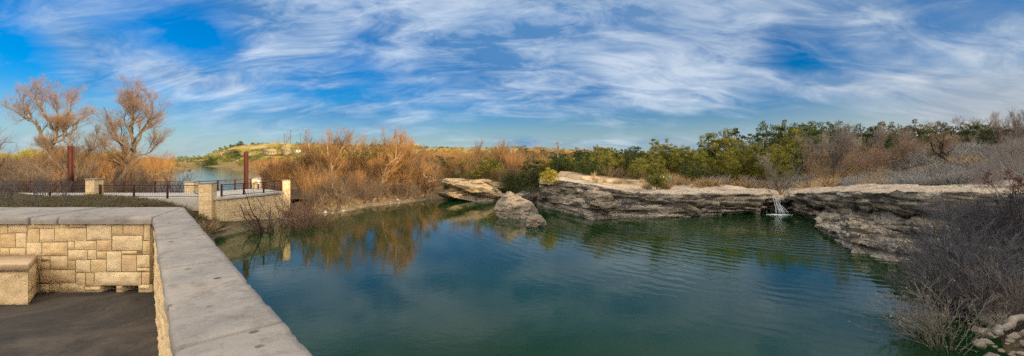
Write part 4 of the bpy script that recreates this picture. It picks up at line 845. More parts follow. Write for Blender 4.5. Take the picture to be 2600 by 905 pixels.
# orange trees right of the lake
OR = [(838, 58, 322, P_T[0], 'spreading orange bare tree with thick pale forked trunk behind the overlook', 'barkpale', 1.3, .4), (790, 63, 330, P_W[0], 'orange bare tree at the left end of the sunlit grove', 'bark', 1.1, 1), (882, 62, 326, P_W[1], 'rosy topped bare tree just right of the spreading forked tree', 'bark', 1.1, 2), (925, 63, 340, P_W[2], 'orange bare tree in the middle of the sunlit grove', 'barkpale', 1.2, .1),
      (958, 58, 326, P_T[2], 'tall upright orange bare tree with twin tops right of the grove middle', 'barkpale', 1.2, 1.9), (987, 62, 328, P_W[0], 'rosy bare tree with the highest rounded crown of the grove', 'bark', 1.0, 3.3), (1018, 61, 338, P_W[1], 'slender orange bare tree near the right end of the grove', 'bark', .9, 4), (1050, 64, 358, P_W[2], 'low orange bare tree closing the right end of the grove', 'bark', 1.1, 5.),
      (745, 66, 402, P_T[3], 'low orange bush tree right of the rusty overlook column', 'bark', 1.2, 2.2), (690, 72, 408, P_W[0], 'orange brushy tree by the lake behind the overlook', 'bark', 1.3, .8)]
for px, d, Yt, p, lb, bk, wd, rz in OR: plant_px('bare_tree', p, px, d, Yt, rz, lb, 'tree', 'sunlit orange trees beyond the overlook', M[bk], M['twig_orange'], wd)
# crooked pale tree on the shore at the left of the tilted slab
CT = big_tree(15, [([(0, 0, -.5), (.35, 0, 2.0), (.9, 0, 4.6), (.2, 0, 6.6)], .62, .42), ([(.2, 0, 6.6), (-1.8, .3, 9.4), (-3.6, .3, 13), (-5.2, 0, 16)], .32, .05), ([(.4, 0, 6.2), (3.0, .3, 6.6), (6.2, 0, 6.8)], .25, .06), ([(.1, 0, 6.6), (1.6, -.6, 9.5), (3.6, -1, 11.0), (5, -1, 13.5)], .26, .05), ([(-1.8, .3, 9.4), (-.6, .8, 12), (-.2, 1, 15)], .2, .05)])
x, y = XY(1086, 63.5); plant('crooked_tree', CT, (x, y, g1(x, y)), 6.6, 0, 'crooked pale trunked tree leaning over the shore left of the tilted slab', 'tree', None, M['barkpale'], M['twig_brown'], 1.05)
x, y = XY(855, 50); plant('fallen_tree', P_M[1], (x, y, g1(x, y)), 2.6, 2.2, 'low twisted leafless tree sprawling at the foot of the orange grove', 'tree', None, M['barkpale'], M['twig_brown'], 2.2)
# leafless shrubs and saplings below and beside the overlook wall
plant_px('bare_shrub', P_S[1], 735, 35.5, 470, .2, 'reddish leafless thicket shrub against the right end of the overlook wall', 'shrub', None, M['twig_red'], M['twig_red'], 1.2)
plant_px('bare_shrub', P_S[3], 768, 37.5, 492, .9, 'lower reddish leafless shrub right of the overlook wall by the pool', 'shrub', None, M['twig_red'], M['twig_red'], 1.2)
plant_px('sapling', P_M[2], 690, 33.5, 484, 2.9, 'thin black sapling in front of the overlook wall', 'sapling', None, M['barkdark'], M['twig_brown'], .9)

# bare trees on the right
RT = [(2110, 55, 312, P_T[2], 'slender grey bare tree standing in the tan reeds right of the waterfall', 'bark', 'twig_grey', .8, .3), (2068, 62, 318, P_T[1], 'faint grey bare tree between the junipers and the tan reeds', 'bark', 'twig_grey', 1., .7),
      (2255, 52, 330, P_M[0], 'forked brown mesquite with a leaning trunk in the middle of the right meadow', 'bark', 'twig_brown', 1.1, 1.9), (2160, 68, 305, P_T[0], 'tall grey bare tree behind the right meadow, nearest the junipers', 'bark', 'twig_grey', 1., 3.), (2205, 70, 300, P_T[2], 'tall thin grey bare tree left of the forked mesquite', 'bark', 'twig_grey', .9, 1.),
      (2300, 68, 306, P_T[3], 'broad grey bare tree between the forked mesquite and the black tree', 'bark', 'twig_grey', 1., 2.), (2395, 49, 308, P_M[1], 'black twisted mesquite with bare limbs by the far meadow path', 'barkdark', 'twig_brown', 1.15, .9), (2345, 66, 300, P_T[5], 'grey bare tree just left behind the black twisted mesquite', 'bark', 'twig_grey', 1., .2),
      (2440, 62, 312, P_T[4], 'low grey bare tree right behind the black twisted mesquite', 'bark', 'twig_grey', 1., .5), (2490, 74, 285, P_T[1], 'tall round bare tree on the skyline near the right edge', 'bark', 'twig_grey', 1.1, .6), (2540, 72, 282, P_T[2], 'tall narrow bare tree on the skyline, second from the right edge', 'bark', 'twig_grey', 1., .2), (2592, 66, 276, P_T[0], 'bare skyline tree touching the right edge of the view', 'bark', 'twig_grey', 1.1, 4.),
      (1985, 50, 385, P_T[4], 'small pale leafless tree between the junipers and the waterfall', 'bark', 'twig_pale', .8, 2.), (1330, 70, 395, P_T[5], 'pale dead tree in the dark brush above the small cove', 'barkpale', 'twig_grey', 1.2, 1.), (1225, 82, 352, P_W[1], 'rosy leafless tree rising over the brush above the tilted slab', 'bark', 'twig_orange', .9, .4), (1255, 84, 355, P_W[2], 'rosy leafless tree over the brush, middle of its row of three', 'bark', 'twig_orange', .9, 1.4), (1295, 85, 356, P_W[0], 'rosy leafless tree over the brush, rightmost of its row of three', 'bark', 'twig_orange', .9, 2.4)]
for px, d, Yt, p, lb, bk, tw, wd, rz in RT: plant_px('bare_tree', p, px, d, Yt + (14 if d > 60 and 2050 < px < 2450 else 0), rz, lb, 'tree', 'leafless trees of the right bank' if px > 1900 else 'leafless trees above the cove', M[bk], M[tw], wd)

# ------------------------------------------------------------------ junipers and other evergreen shrubs
def sprays(r, C, out, n, size, spread, updir=.5, w=.35):
    """n leaf sprays round each clump centre C (k,3); out: clump directions"""
    k = len(C); idx = np.repeat(np.arange(k), n); m = len(idx); q = r.normal(size=(m, 3)); q = unit(q) * r.uniform(.2, 1, (m, 1)) ** .6 * spread[idx][:, None]; base = C[idx] + q * np.array([1, 1, .85])
    d = unit(out[idx] * .5 + q / (np.linalg.norm(q, axis=1, keepdims=True)) * .7 + np.array([0, 0, updir]) + r.normal(0, .3, (m, 3))); s = unit(np.cross(d, r.normal(size=(m, 3))))
    ln = r.uniform(.6, 1.2, (m, 1)) * size; wd = ln * w
    V = np.stack([base - s * wd * .5, base + d * ln * .55 - s * wd * .55 + s * 0, base + d * ln, base + d * ln * .5 + s * wd * .6], 1).reshape(-1, 3)
    F = np.arange(m * 4).reshape(-1, 4); return V, F, idx
def juniper(seed, h=5., w=3.6, clumps=110, n=48, size=.26, cone=.6):
    size *= .70; n = int(n * .85); clumps = int(clumps * 2.0)
    r = np.random.default_rng(seed); nl = 6; la = r.uniform(0, 2 * pi, nl); lr = np.r_[0, r.uniform(.35, 1., nl - 1)] * w * .36; lh = np.r_[1, r.uniform(.70, .97, nl - 1) * (1 - .25 * cone * r.uniform(0, 1, nl - 1))] * h; lw = r.uniform(.8, 1.15, nl) * w * .36
    li = r.choice(nl, clumps, p=(lw * lh) / (lw * lh).sum()); zz = r.uniform(.04, .98, clumps); prof = np.interp(zz, [0, .1, .3, .6, .85, 1], [.75, 1, 1, .86, .58, .16]); a = r.uniform(0, 2 * pi, clumps); rad = np.sqrt(r.uniform(.1, 1, clumps)) * prof * lw[li] * r.uniform(.7, 1.3, clumps)
    C = np.stack([np.cos(la[li]) * lr[li] * (.6 + .5 * zz) + np.cos(a) * rad, np.sin(la[li]) * lr[li] * (.6 + .5 * zz) + np.sin(a) * rad, zz * lh[li] * .97], 1); out = unit(np.stack([np.cos(a), np.sin(a), .35 + zz], 1))
    sp = r.uniform(.28, .56, clumps) * (1.05 - .65 * zz) * w / 3.6; V, F, idx = sprays(r, C, out, n, size, sp, .75, .34)
    ct = np.clip(r.normal(.5, .26, clumps), 0, 1); p = Plant(); p.crown = (V, F); p.tint = np.clip(np.repeat(ct[idx], 4) + np.repeat(r.normal(0, .1, len(idx)), 4), 0, 1); p.h = h; p.w = w
    L0 = limb([(0, 0, -.3), (.1, .05, h * .4), (0, 0, h * .9)], .11, .03, 7, seed); st = [L0]
    sel = r.choice(clumps, min(clumps, 34), replace=False)
    for k in sel: st.append(limb([(0, 0, C[k, 2] * .35), C[k] * [.5, .5, .75], C[k]], .04, .012, 7, seed + k))
    P_, R_ = stack(st); p.trunk = tubes(P_, R_, 5); return p
J = [juniper(1, 5, 4.0), juniper(2, 5, 3.4, 100, 48, .26, .8), juniper(3, 5, 4.6, 130, 44, .26, .35), juniper(4, 5, 3.0, 90, 50, .25, .9), juniper(5, 3, 4.4, 110, 44, .24, .25)]
JL = [(1345, 64, 392, 0, 'juniper_dark', 'dark evergreen shrub at the left end of the juniper row'), (1382, 66, 386, 1, 'juniper', 'small yellowish juniper left of the utility pole'), (1418, 62, 396, 2, 'juniper_dark', 'dark juniper below the utility pole'), (1450, 63, 388, 1, 'juniper', 'olive juniper just right of the utility pole'), (1482, 60, 402, 4, 'juniper_dark', 'low dark juniper left of the first tall round juniper'),
      (1520, 58, 362, 0, 'juniper', 'tall round juniper above the left part of the ledge'), (1558, 59, 372, 1, 'juniper', 'yellowish juniper touching the tall round one on its right'), (1500, 56, 405, 4, 'juniper_dark', 'low dark green bush in front of the tall round juniper'), (1598, 60, 376, 2, 'juniper_dark', 'broad dark juniper in the middle of the ledge row'), (1622, 57, 400, 4, 'juniper', 'low olive juniper at the ledge row middle, in front of the broad dark one'),
      (1662, 60, 350, 3, 'juniper', 'tall pointed juniper behind the golden drooping one'), (1668, 53, 388, 3, 'juniper', 'golden drooping juniper closest to the bare ledge'), (1695, 61, 346, 1, 'juniper', 'tall two headed juniper right of the golden drooping one'), (1735, 60, 362, 0, 'juniper', 'round yellow green juniper above the sandy clearing'), (1770, 59, 372, 2, 'juniper', 'bright green juniper with a low skirt above the sandy clearing'), (1762, 57, 408, 4, 'juniper_dark', 'low dark juniper at the back edge of the sandy clearing'),
      (1800, 66, 332, 1, 'juniper_dark', 'dark pointed juniper rising behind the sandy clearing'), (1838, 64, 318, 0, 'juniper', 'tall mid slope juniper left of the skyline group'), (1868, 66, 322, 3, 'juniper_dark', 'narrow dark juniper beside the tall mid slope one'), (1848, 58, 366, 1, 'juniper', 'bright juniper with pale inner branches in front of the slope'), (1890, 60, 352, 0, 'juniper', 'sunlit pointed juniper at the right of the slope front'), (1930, 58, 350, 1, 'juniper', 'feathery yellow green juniper left of the waterfall meadow'), (1968, 57, 360, 2, 'juniper', 'broad feathery juniper directly above the waterfall meadow'), (2005, 58, 378, 3, 'juniper_dark', 'dark drooping juniper at the right end of the feathery pair'),
      (1945, 70, 300, 0, 'juniper_dark', 'big skyline juniper, leftmost of the highest group'), (1985, 70, 298, 1, 'juniper', 'highest golden topped juniper of the skyline group'), (2025, 72, 306, 2, 'juniper_dark', 'broad dark juniper at the right of the skyline group'), (2062, 74, 314, 0, 'juniper_dark', 'dark green juniper behind the first grey bare trees'), (2120, 76, 316, 2, 'juniper_dark', 'wide dark juniper behind the slender grey tree'), (2185, 76, 322, 0, 'juniper_dark', 'dark juniper half hidden behind tall thin bare trees'), (2245, 76, 318, 2, 'juniper_dark', 'dark juniper behind the forked brown mesquite'), (2325, 74, 310, 1, 'juniper_dark', 'pointed dark juniper left of the black twisted mesquite'), (2375, 76, 318, 2, 'juniper_dark', 'wide dark juniper behind the black twisted mesquite'), (2455, 72, 318, 0, 'juniper_dark', 'dark juniper right of the black twisted mesquite'), (2500, 70, 326, 2, 'juniper_dark', 'olive dark juniper under the round skyline tree'), (2550, 68, 328, 0, 'juniper_dark', 'dark juniper below the skyline trees near the right edge'),
      (1240, 75, 398, 4, 'juniper', 'yellowish evergreen bush in the brush above the tilted slab'), (1205, 72, 430, 4, 'juniper', 'low olive bush sitting on top of the tilted slab outcrop'), (1295, 66, 440, 4, 'juniper_dark', 'dark green bush in the cove right of the tilted slab'), (1110, 85, 394, 4, 'juniper_dark', 'dim green bush in the brush right of the orange grove'), (1170, 80, 398, 0, 'juniper_dark', 'green bush deep in the brush above the crooked tree'), (535, 330, 398, 4, 'juniper_dark', 'dark tree at the foot of the hill by the lake')]
for q, (px, d, Yt, k, mt, lb) in enumerate(JL):
    plant_px('juniper', J[k], px, d, Yt - (14 if px > 2055 else 0), q * 1.3, lb, 'juniper', 'junipers along the ledges' if px > 1340 else None, M['bark'], M[mt], 1.15 if k == 4 else 1.05, -.1)
G1 = juniper(11, 2.0, 2.4, 60, 60, .17, .3)
x, y, z = W(1393, 462, 49.5); plant('gold_shrub', G1, (x, y, z - .15), 1.9, .4, 'bright yellow green shrub on the tip of the layered ledge', 'shrub', None, M['bark'], M['leaf_gold'], 1.15)
x, y = XY(1668, 47.2); plant('gold_shrub', G1, (x, y, ztop(476, 47.2)), 1.8, 2.4, 'dark yellow green shrub with dry grass in the middle of the bare ledge', 'shrub', None, M['bark'], M['juniper'], 1.0)
x, y = XY(1135, 66); plant('green_bush', G1, (x, y, g1(x, y)), 1.2, 2.4, 'bright green weedy bush at the foot of the crooked tree', 'shrub', None, M['bark'], M['leaf_green'], 1.0)
GB = juniper(12, 1.0, 1.3, 60, 60, .07, .2)
x, y = XY(2585, 9.6); plant('green_bush', GB, (x, y, g1(x, y)), .75, 0, 'small dark green bush on white stones in the near right corner', 'shrub', None, M['bark'], M['leaf_green'], 1.0)
# bare shrub in the cracks of the left cliff
x, y, z = W(1590, 520, 42.6); plant('bare_shrub', P_S[2], (x, y, z - .3), 1.7, 0, 'dark leafless shrub growing from the cliff above the fallen block', 'shrub', None, M['twig_purple'], M['twig_purple'], 1.5)
x, y, z = W(1352, 505, 52.5); plant('bare_shrub', P_S[4], (x, y, .4), 2.4, 1, 'dark purple leafless shrub filling the cove behind the big pointed boulder', 'shrub', None, M['twig_purple'], M['twig_purple'], 1.4)
# prickly pears
def cactus(loc, label, seed, s=1.):
    r = np.random.default_rng(seed); v, f = ICO[3]; pts, sc_, rot = [], [], []; root = empty('prickly_pear', loc); tag(root, label, 'cactus'); lean = []
    base = [(r.normal(0, .35), r.normal(0, .25), .12) for _ in range(9)]; allp = [(b, r.uniform(0, 6)) for b in base]
    for b, a in list(allp):
        for _ in range(2): allp.append(((b[0] + r.normal(0, .12), b[1] + r.normal(0, .1), b[2] + r.uniform(.18, .26)), r.uniform(0, 6)))
    for b, a in allp: pts.append(b); sc_.append((.12 * r.uniform(.8, 1.2), .028, .15 * r.uniform(.8, 1.2))); rot.append(0)
    n = len(pts); V, F, I = [], [], []
    for k in range(n):
        a = allp[k][1]; X = v * np.array(sc_[k]); t = r.normal(0, .3); X = np.stack([X[:, 0] + X[:, 2] * t, X[:, 1], X[:, 2]], 1); X = np.stack([cos(a) * X[:, 0] - sin(a) * X[:, 1], sin(a) * X[:, 0] + cos(a) * X[:, 1], X[:, 2]], 1); V.append((X + np.array(pts[k])) * s); F.append(f + k * len(v))
    for k in range(n): mk('pad', V[k], f, M['cactus'], root, True, vals=np.full(len(v), r.uniform(0, 1)))
x, y = XY(1672, 48.4); cactus((x, y, ztop(462, 48.4)), 'prickly pear cactus growing on the ledge behind the dark yellow green shrub', 3, 1.5)
x, y = XY(1262, 69); cactus((x, y, g1(x, y)), 'prickly pear cactus in the brush above the cove', 4, 1.7)
x, y = XY(2548, 33); cactus((x, y, g1(x, y)), 'prickly pear cactus beside the worn path near the right edge', 5, 1.2)

# ------------------------------------------------------------------ near right bank: tangled bare bushes
NB = [shrub(120, 3.2, 46, 1.25, .06, 10, 5, .19, .027), shrub(121, 3.0, 44, 1.1, .1, 10, 5, .19, .026), shrub(122, 2.8, 26, 1.3, .04, 7, 3, .15, .016), shrub(123, 3., 34, .9, .12, 10, 4, .17, .024)]
def near(p, px, d, z, h, rz, label, m, wide=1.):
    x, y = XY(px, d); rt = plant('bare_bush', p, (x, y, z if z is not None else g1(x, y)), h, rz, label, 'bush', 'bare bushes on the near right bank', M[m], M[m], wide)
    if m == 'twig_pale':
        r_ = np.random.default_rng(int(px)); tp = p.crown[0][r_.choice(len(p.crown[0]), 150)]; V, F, idx = sprays(r_, tp, unit(tp), 3, .07, np.full(len(tp), .03), .3, .42); b_ = mk('buds', V, F, M['bud'], rt, vals=np.repeat(r_.uniform(0, 1, len(idx)), 4)); b_['kind'] = 'stuff'
near(NB[0], 2440, 17.0, .9, 3.3, 0, 'big dark tangled bare bush overhanging the water at the right', 'twig_purple', 1.15)
near(NB[1], 2400, 15.2, .25, 2.5, 1, 'dark bare bush spreading low over the pool edge under the big tangled one', 'twig_purple', 1.2)
near(NB[2], 2395, 12.6, .0, 2.3, 2, 'thin pale bare bush with buds standing in the water at the bottom right', 'twig_pale', 1.0)
near(NB[1], 2490, 20.0, 1.9, 2.6, 3, 'grey purple bare bush covering the cliff face right of the golden stain', 'twig_purple', 1.3)
near(NB[0], 2570, 19.0, 2.0, 2.6, 4, 'grey purple bare bush on top of the cliff face at the right edge', 'twig_purple', 1.3)
near(NB[3], 2575, 13.6, None, 2.4, 5, 'upright grey bare bush on the white stones at the right edge', 'twig_grey', 1.)
near(NB[3], 2450, 22.5, 2.0, 2.2, 5.5, 'dim bare bush hanging on the cliff left of the other right edge bushes', 'twig_purple', 1.3)
near(NB[0], 2470, 15.5, .6, 2.6, 2.4, 'dark bare bush between the white stones and the big tangled one', 'twig_purple', 1.1)
near(NB[2], 2330, 13.4, -.05, 1.4, .6, 'sparse pale twigs reaching from the water left of the pale budded bush', 'twig_pale', 1.)
SB = shrub(140, 2.6, 22, 1.0, .08, 7, 3, .16, .016)
def berry():
    x, y = XY(2590, 16.5); z = 3.55; root = plant('berry_bush', SB, (x, y, z), 2.1, 0, 'leafless bush hung with black berry clusters and red leaves at the right edge', 'bush', None, M['barkdark'], M['twig_purple'], 1.0)
    r = np.random.default_rng(3); tips = SB.crown[0][r.choice(len(SB.crown[0]), 150)]; V, F, idx = sprays(r, tips, unit(tips), 16, .05, np.full(len(tips), .07), .2, .9)
    mk('berries', V, F, M['leaf_dark'], root, vals=np.repeat(r.uniform(0, 1, len(idx)), 4)); tips = tips[tips[:, 2] > 1.7][:26]; V, F, idx = sprays(r, tips, unit(tips), 14, .11, np.full(len(tips), .16), -.2, .5); mk('red_leaves', V, F, M['leaf_red'], root, vals=np.repeat(r.uniform(0, 1, len(idx)), 4))
berry()
def log():
    a = np.array([*XY(2525, 11.6), 0.]); b = np.array([*XY(2560, 12.0), 0.]); a[2] = ztop(846, 11.6); b[2] = ztop(822, 12.0); P, R = limb([a, (a + b) / 2, b + (b - a) * .8], .085, .10, 9, 4, .02); V, F = tubes(P, R, 10); n = 10; V = np.vstack([V, [a]]); caps = np.array([(i, (i + 1) % n, len(V) - 1) for i in range(n)])[:, ::-1]
    o = mk('log', V - a, [F, caps], M['log'], None, True); o.location = a; tag(o, 'weathered grey log stub sticking out over the water on the near right bank', 'log')
log()

# ------------------------------------------------------------------ far things: masts, pole, houses, bird
def mast(px, Yt, d_t, w, label, lattice):
    b = hill_point([px], [d_t])[0]; h = ztop(Yt, b[1]) - b[2]; root = empty('radio_mast', b); tag(root, label, 'mast', 'radio masts on the hill'); m = MB(); n = int(h / 6)
    for k in range(3):
        a = k * 2.094; x, y = cos(a) * w, sin(a) * w; m.bar((x, y, -3), (x * (.35 if lattice else 1), y * (.35 if lattice else 1), h), .13 if not lattice else .14)
    for q in range(n):
        f = lambda t: w * (1 - (.65 * t if lattice else 0)); z0, z1 = h * q / n, h * (q + 1) / n
        for k in range(3): a, c = k * 2.094, (k + 1) * 2.094; m.bar((cos(a) * f(q / n), sin(a) * f(q / n), z0), (cos(c) * f((q + 1) / n), sin(c) * f((q + 1) / n), z1), .1, 3)
    m.build('lattice', M['steel'], root)
    if not lattice: m = MB(); m.box((0, 0, h + .5), (.7, .7, .9), 0, .1); m.build('beacon', M['white'], root)
mast(722, 340, 1.05, 1.6, 'lattice radio mast, shortest and leftmost on the hill', True); mast(738, 327, 1.1, .45, 'tallest slim radio mast with a pale beacon on the hill', False); mast(763, 334, 1.3, .3, 'faint thin radio mast between the slim ones on the hill', False); mast(776, 328, 1.2, .4, 'slim radio mast nearest to the orange grove', False)
mast(471, 396, 1.4, .8, 'tiny lattice mast low on the horizon left of the hill', True)
def pole():
    x, y = XY(1416, 92); z = g1(x, y); h = ztop(360, 92) - z; root = empty('utility_pole', (x, y, z), .2); tag(root, 'wooden utility pole with crossarm above the junipers', 'pole')
    m = MB(); m.bar((0, 0, -.5), (0, 0, h), .14, 8); m.build('shaft', M['wood'], root); m = MB(); m.box((0, .12, h - .5), (2.0, .12, .14)); arm = m.build('crossarm', M['wood'], root)
    for q in (-.85, 0, .85): m = MB(); m.bar((q, .12, h - .43), (q, .12, h - .18), .05, 6); m.build('insulator', M['white'], arm)
    m = MB(); m.bar((.3, 0, h - 1.9), (.3, 0, h - 1.0), .24, 8); m.build('transformer', M['steel'], root)
pole()
def house(px, t, w, dp, h, roofh, label, wm, rm, rz=0, wins=3, b=None, cat_='house'):
    b = hill_point([px], [t])[0] if b is None else b; root = empty('hill_house', b, rz); tag(root, label, cat_); m = MB(); m.box((0, 0, h / 2 - 1), (w, dp, h + 2)); wl = m.build('wall', wm, root); k = .6
    if roofh > 0:
        V = [(-w / 2 - k, -dp / 2 - k, h), (w / 2 + k, -dp / 2 - k, h), (w / 2 + k, dp / 2 + k, h), (-w / 2 - k, dp / 2 + k, h), (-w / 2 + dp * .3, 0, h + roofh), (w / 2 - dp * .3, 0, h + roofh)]
        mk('roof', V, [np.array([(0, 1, 5, 4), (2, 3, 4, 5), (3, 2, 1, 0)]), np.array([(1, 2, 5), (3, 0, 4)])], rm, root)
    else: m = MB(); m.box((0, 0, h + .25), (w + .6, dp + .6, .5), 0, .1); m.build('roof', rm, root)
    for q in range(wins): m = MB(); m.box((-w / 2 + (q + .5) * w / wins, -dp / 2 - .03, h * .55), (w / wins * .4, .1, h * .38)); m.build('window', M['glass'], wl)
house(756, .62, 7, 6, 2.6, 1.8, 'small white house with a brown roof on the hill behind the grove', M['white'], M['roof'], .2, 2)
house(686, .52, 15, 7, 3.5, 3.2, 'long pale building with a hipped roof on the hill, left of the two', M['wallcream'], M['wallcream'], .1, 5); house(727, .53, 9, 7, 4.5, 3, 'pale gabled building on the hill just left of the white house', M['wallcream'], M['wallcream'], -.2, 3)
house(508, .30, 15, 6, 1.6, 0, 'long low flat roofed building at the left foot of the hill', M['wallcream'], M['wallcream'], .1, 5); house(561, .42, 2.5, 2.5, 5.5, 0, 'small square tower on the left slope of the hill', M['wallcream'], M['wallcream'], .2, 1); house(632, .28, 5, 5, 4.6, 0, 'boxy cream building behind the overlook column on the hill', M['wallcream'], M['wallcream'], .1, 1)
house(604, .02, 3.2, 3, 3.4, 1.2, 'tiny cream boathouse at the lake shore below the hill', M['wallcream'], M['wallcream'], .1, 1); house(563, .02, 11, 3, 2.2, 0, 'bright cream lakeside terrace wall below the hill', M['wallcream'], M['wallcream'], .05, 0, cat_='wall')
house(0, 0, 15, 9, 4.2, 3.0, 'cream house with a hipped roof peeping over the right end of the grove', M['wallcream'], M['wallcream'], .1, 4, b=hill_point([1052], [.97])[0])
def bird():
    x, y = XY(481, 4000 / 24.); root = empty('water_bird', (x, y, 2.0)); tag(root, 'small dark bird floating on the lake near the brushy point', 'bird'); m = MB()
    v, f = ICO[3]; V = v * np.array([.55, .30, .26]); V[:, 2] += .14; b = V.copy(); b[:, 2] += .18 * np.clip(-b[:, 0] - .2, 0, 1); N_ = v * np.array([.11, .1, .28]) + np.array([.42, 0, .45]); H_ = v * np.array([.19, .13, .13]) + np.array([.5, 0, .72]); B_ = v * np.array([.16, .05, .04]) + np.array([.72, 0, .70])
    VV, FF = cat([(b, f), (N_, f), (H_, f), (B_, f)]); mk('body', VV, FF, M['birdmat'], root, True)
bird()

# ------------------------------------------------------------------ ground cover: brush, reeds, grass (nobody could count these)
def pts_in(r, n, pxr, dr, cond=None, pw=1.):
    px = r.uniform(*pxr, n); d = dr[0] + (dr[1] - dr[0]) * r.uniform(0, 1, n) ** pw; P = np.c_[(px - CX) / 1000 * d, d]
    sd, _, _ = seg_sd(P, POOL); ld, _, _ = seg_sd(P, LAKE); k = (ld > .8) & (sd > .6)
    if cond is not None: k &= cond(P, sd, px, d)
    return P[k], sd[k]
def brush(name, label, r, P, h, protos, m, var=.35, flat=1.):
    n = len(P); z = gz(P); H = h * np.clip(r.normal(1, var, n), .35, 1.9)
    V, F, I = scatter([(np.vstack([p.trunk[0], p.crown[0]]), np.vstack([p.trunk[1], p.crown[1] + len(p.trunk[0])])) for p in protos], np.c_[P, z], r.uniform(0, 6.28, n), np.stack([H * flat, H * flat, H], 1) / 2.5, r.integers(0, len(protos), n))
    t = np.clip(r.normal(.5, .25, n), 0, 1)[I]; return tag(mk(name, V, F, M[m], vals=t), label, 'brush', kind='stuff')
LOW = [shrub(150 + k, 2.5, 20, 1. + .2 * k, .08, 6, 2, .15, .018) for k in range(4)]
UPR = [shrub(160 + k, 2.5, 26, .55, .16, 6, 2, .10, .016) for k in range(4)]
r = np.random.default_rng(1)
deckout = lambda P: ~((P[:, 0] < -22.6) & (P[:, 1] > 32.6) & (P[:, 1] < 46 ) & ~((P[:, 0] < -35) & (P[:, 1] > 39.6)))
P, _ = pts_in(r, 420, (-60, 470), (40.5, 100), lambda P, s, px, d: deckout(P), 1.4); brush('thicket', 'dense tangle of brown leafless brush behind the walkway on the left', r, P, 2.7, LOW, 'twig_brown')
P, _ = pts_in(r, 170, (120, 330), (62, 90)); brush('thicket', 'tall straw coloured brush between the two tall bare trees', r, P, 3.3, UPR, 'twig_orange')
P, _ = pts_in(r, 130, (320, 470), (85, 175)); brush('thicket', 'brown brush on the point running into the lake', r, P, 3.4, LOW, 'twig_orange')
P, _ = pts_in(r, 420, (640, 1110), (47, 92), lambda P, s, px, d: deckout(P) & (s > 3.0), 1.2); brush('thicket', 'glowing orange tangle of leafless brush under the sunlit grove', r, P[:230], 2.5, LOW + UPR, 'twig_orange'); brush('thicket', 'brown leafless brush mixed into the sunlit grove', r, P[230:], 2.5, LOW, 'twig_brown')
P, _ = pts_in(r, 260, (740, 1130), (45, 62), lambda P, s, px, d: (s > 1.3) & (s < 9)); brush('thicket', 'dark brown lower brush at the foot of the sunlit grove', r, P, 1.9, LOW, 'twig_brown')
P, _ = pts_in(r, 330, (600, 900), (90, 330), None, 1.3); brush('thicket', 'orange brush along the right shore of the lake', r, P, 2.1, LOW, 'twig_orange', .3, 1.5)
P, _ = pts_in(r, 260, (1050, 1400), (68, 120), lambda P, s, px, d: s > 4); brush('thicket', 'mixed tan and brown brush on the slope above the cove', r, P, 3.1, LOW, 'twig_brown')
P, _ = pts_in(r, 150, (1050, 1380), (70, 140), lambda P, s, px, d: s > 4); brush('thicket', 'orange leafless brush mixed through the slope above the cove', r, P, 3.6, UPR, 'twig_orange')
P, _ = pts_in(r, 420, (940, 1560), (120, 420), None, 1.4); brush('thicket', 'far orange and olive brush on the skyline above the cove', r, P, 3.2, LOW, 'twig_orange', .3, 1.6)
P, _ = pts_in(r, 140, (2020, 2420), (52, 68), lambda P, s, px, d: s > 9); brush('reed_bed', 'rusty tan reeds and upright stems in the right meadow', r, P[:60], 1.8, UPR, 'twig_red'); brush('reed_bed', 'pale tan reeds and stems in the right meadow', r, P[60:], 1.6, UPR, 'grass_tan')
P, _ = pts_in(r, 210, (2010, 2640), (56, 84), lambda P, s, px, d: s > 9); brush('thicket', 'grey leafless brush under the trees on the right skyline', r, P, 1.6, LOW, 'twig_grey')
P, _ = pts_in(r, 120, (1380, 2060), (54, 64), lambda P, s, px, d: s > 8); brush('thicket', 'low dark brush between and under the junipers', r, P, 1.5, LOW, 'twig_brown')
P, _ = pts_in(r, 90, (2480, 2660), (26, 58), lambda P, s, px, d: s > 7); brush('thicket', 'blue grey brush up the slope at the right edge', r, P, 1.5, LOW, 'twig_grey')
P, _ = pts_in(r, 90, (2330, 2640), (14, 25), lambda P, s, px, d: s < 5); brush('thicket', 'dark purple twig litter on the near right bank', r, P, .8, LOW, 'twig_purple')
# evergreen fill far back on the right and behind the juniper row
def greens(name, label, r, P, h, protos, m):
    n = len(P); z = gz(P) - .15; H = h * np.clip(r.normal(1, .25, n), .5, 1.6); V, F, I = scatter([p.crown for p in protos], np.c_[P, z], r.uniform(0, 6.28, n), np.stack([H * 1.25, H * 1.25, H], 1) / 3., r.integers(0, len(protos), n)); t = np.concatenate([[]])
    t = np.clip(r.normal(.45, .25, n)[I] + r.normal(0, .12, len(I) // 4).repeat(4), 0, 1); return tag(mk(name, V, F, M[m], vals=t), label, 'brush', kind='stuff')
LJ = [juniper(170 + k, 3, 3.2, 36, 26, .34, .4) for k in range(3)]
P, _ = pts_in(r, 150, (1320, 2660), (74, 130)); greens('far_wood', 'mass of dark evergreen wood behind the junipers', r, P, 3.6, LJ, 'juniper_dark')
P, _ = pts_in(r, 80, (1400, 2080), (62, 74)); greens('far_wood', 'green undergrowth filling the gaps of the juniper row', r, P, 2.8, LJ, 'juniper_dark')
P, _ = pts_in(r, 70, (1040, 1420), (72, 130), lambda P, s, px, d: s > 5); greens('far_wood', 'olive evergreen scrub scattered in the brush above the cove', r, P, 2.4, LJ, 'juniper')
P, _ = pts_in(r, 110, (900, 1600), (150, 450)); greens('far_wood', 'far olive scrub along the skyline', r, P, 4.5, LJ, 'juniper')
P, _ = pts_in(r, 60, (-40, 300), (100, 190)); greens('far_wood', 'yellowish green trees far behind the left brush', r, P, 5., LJ, 'leaf_gold')
P, _ = pts_in(r, 60, (300, 620), (180, 420)); greens('far_wood', 'green scrub by the far lake shore', r, P, 3.0, LJ, 'juniper')
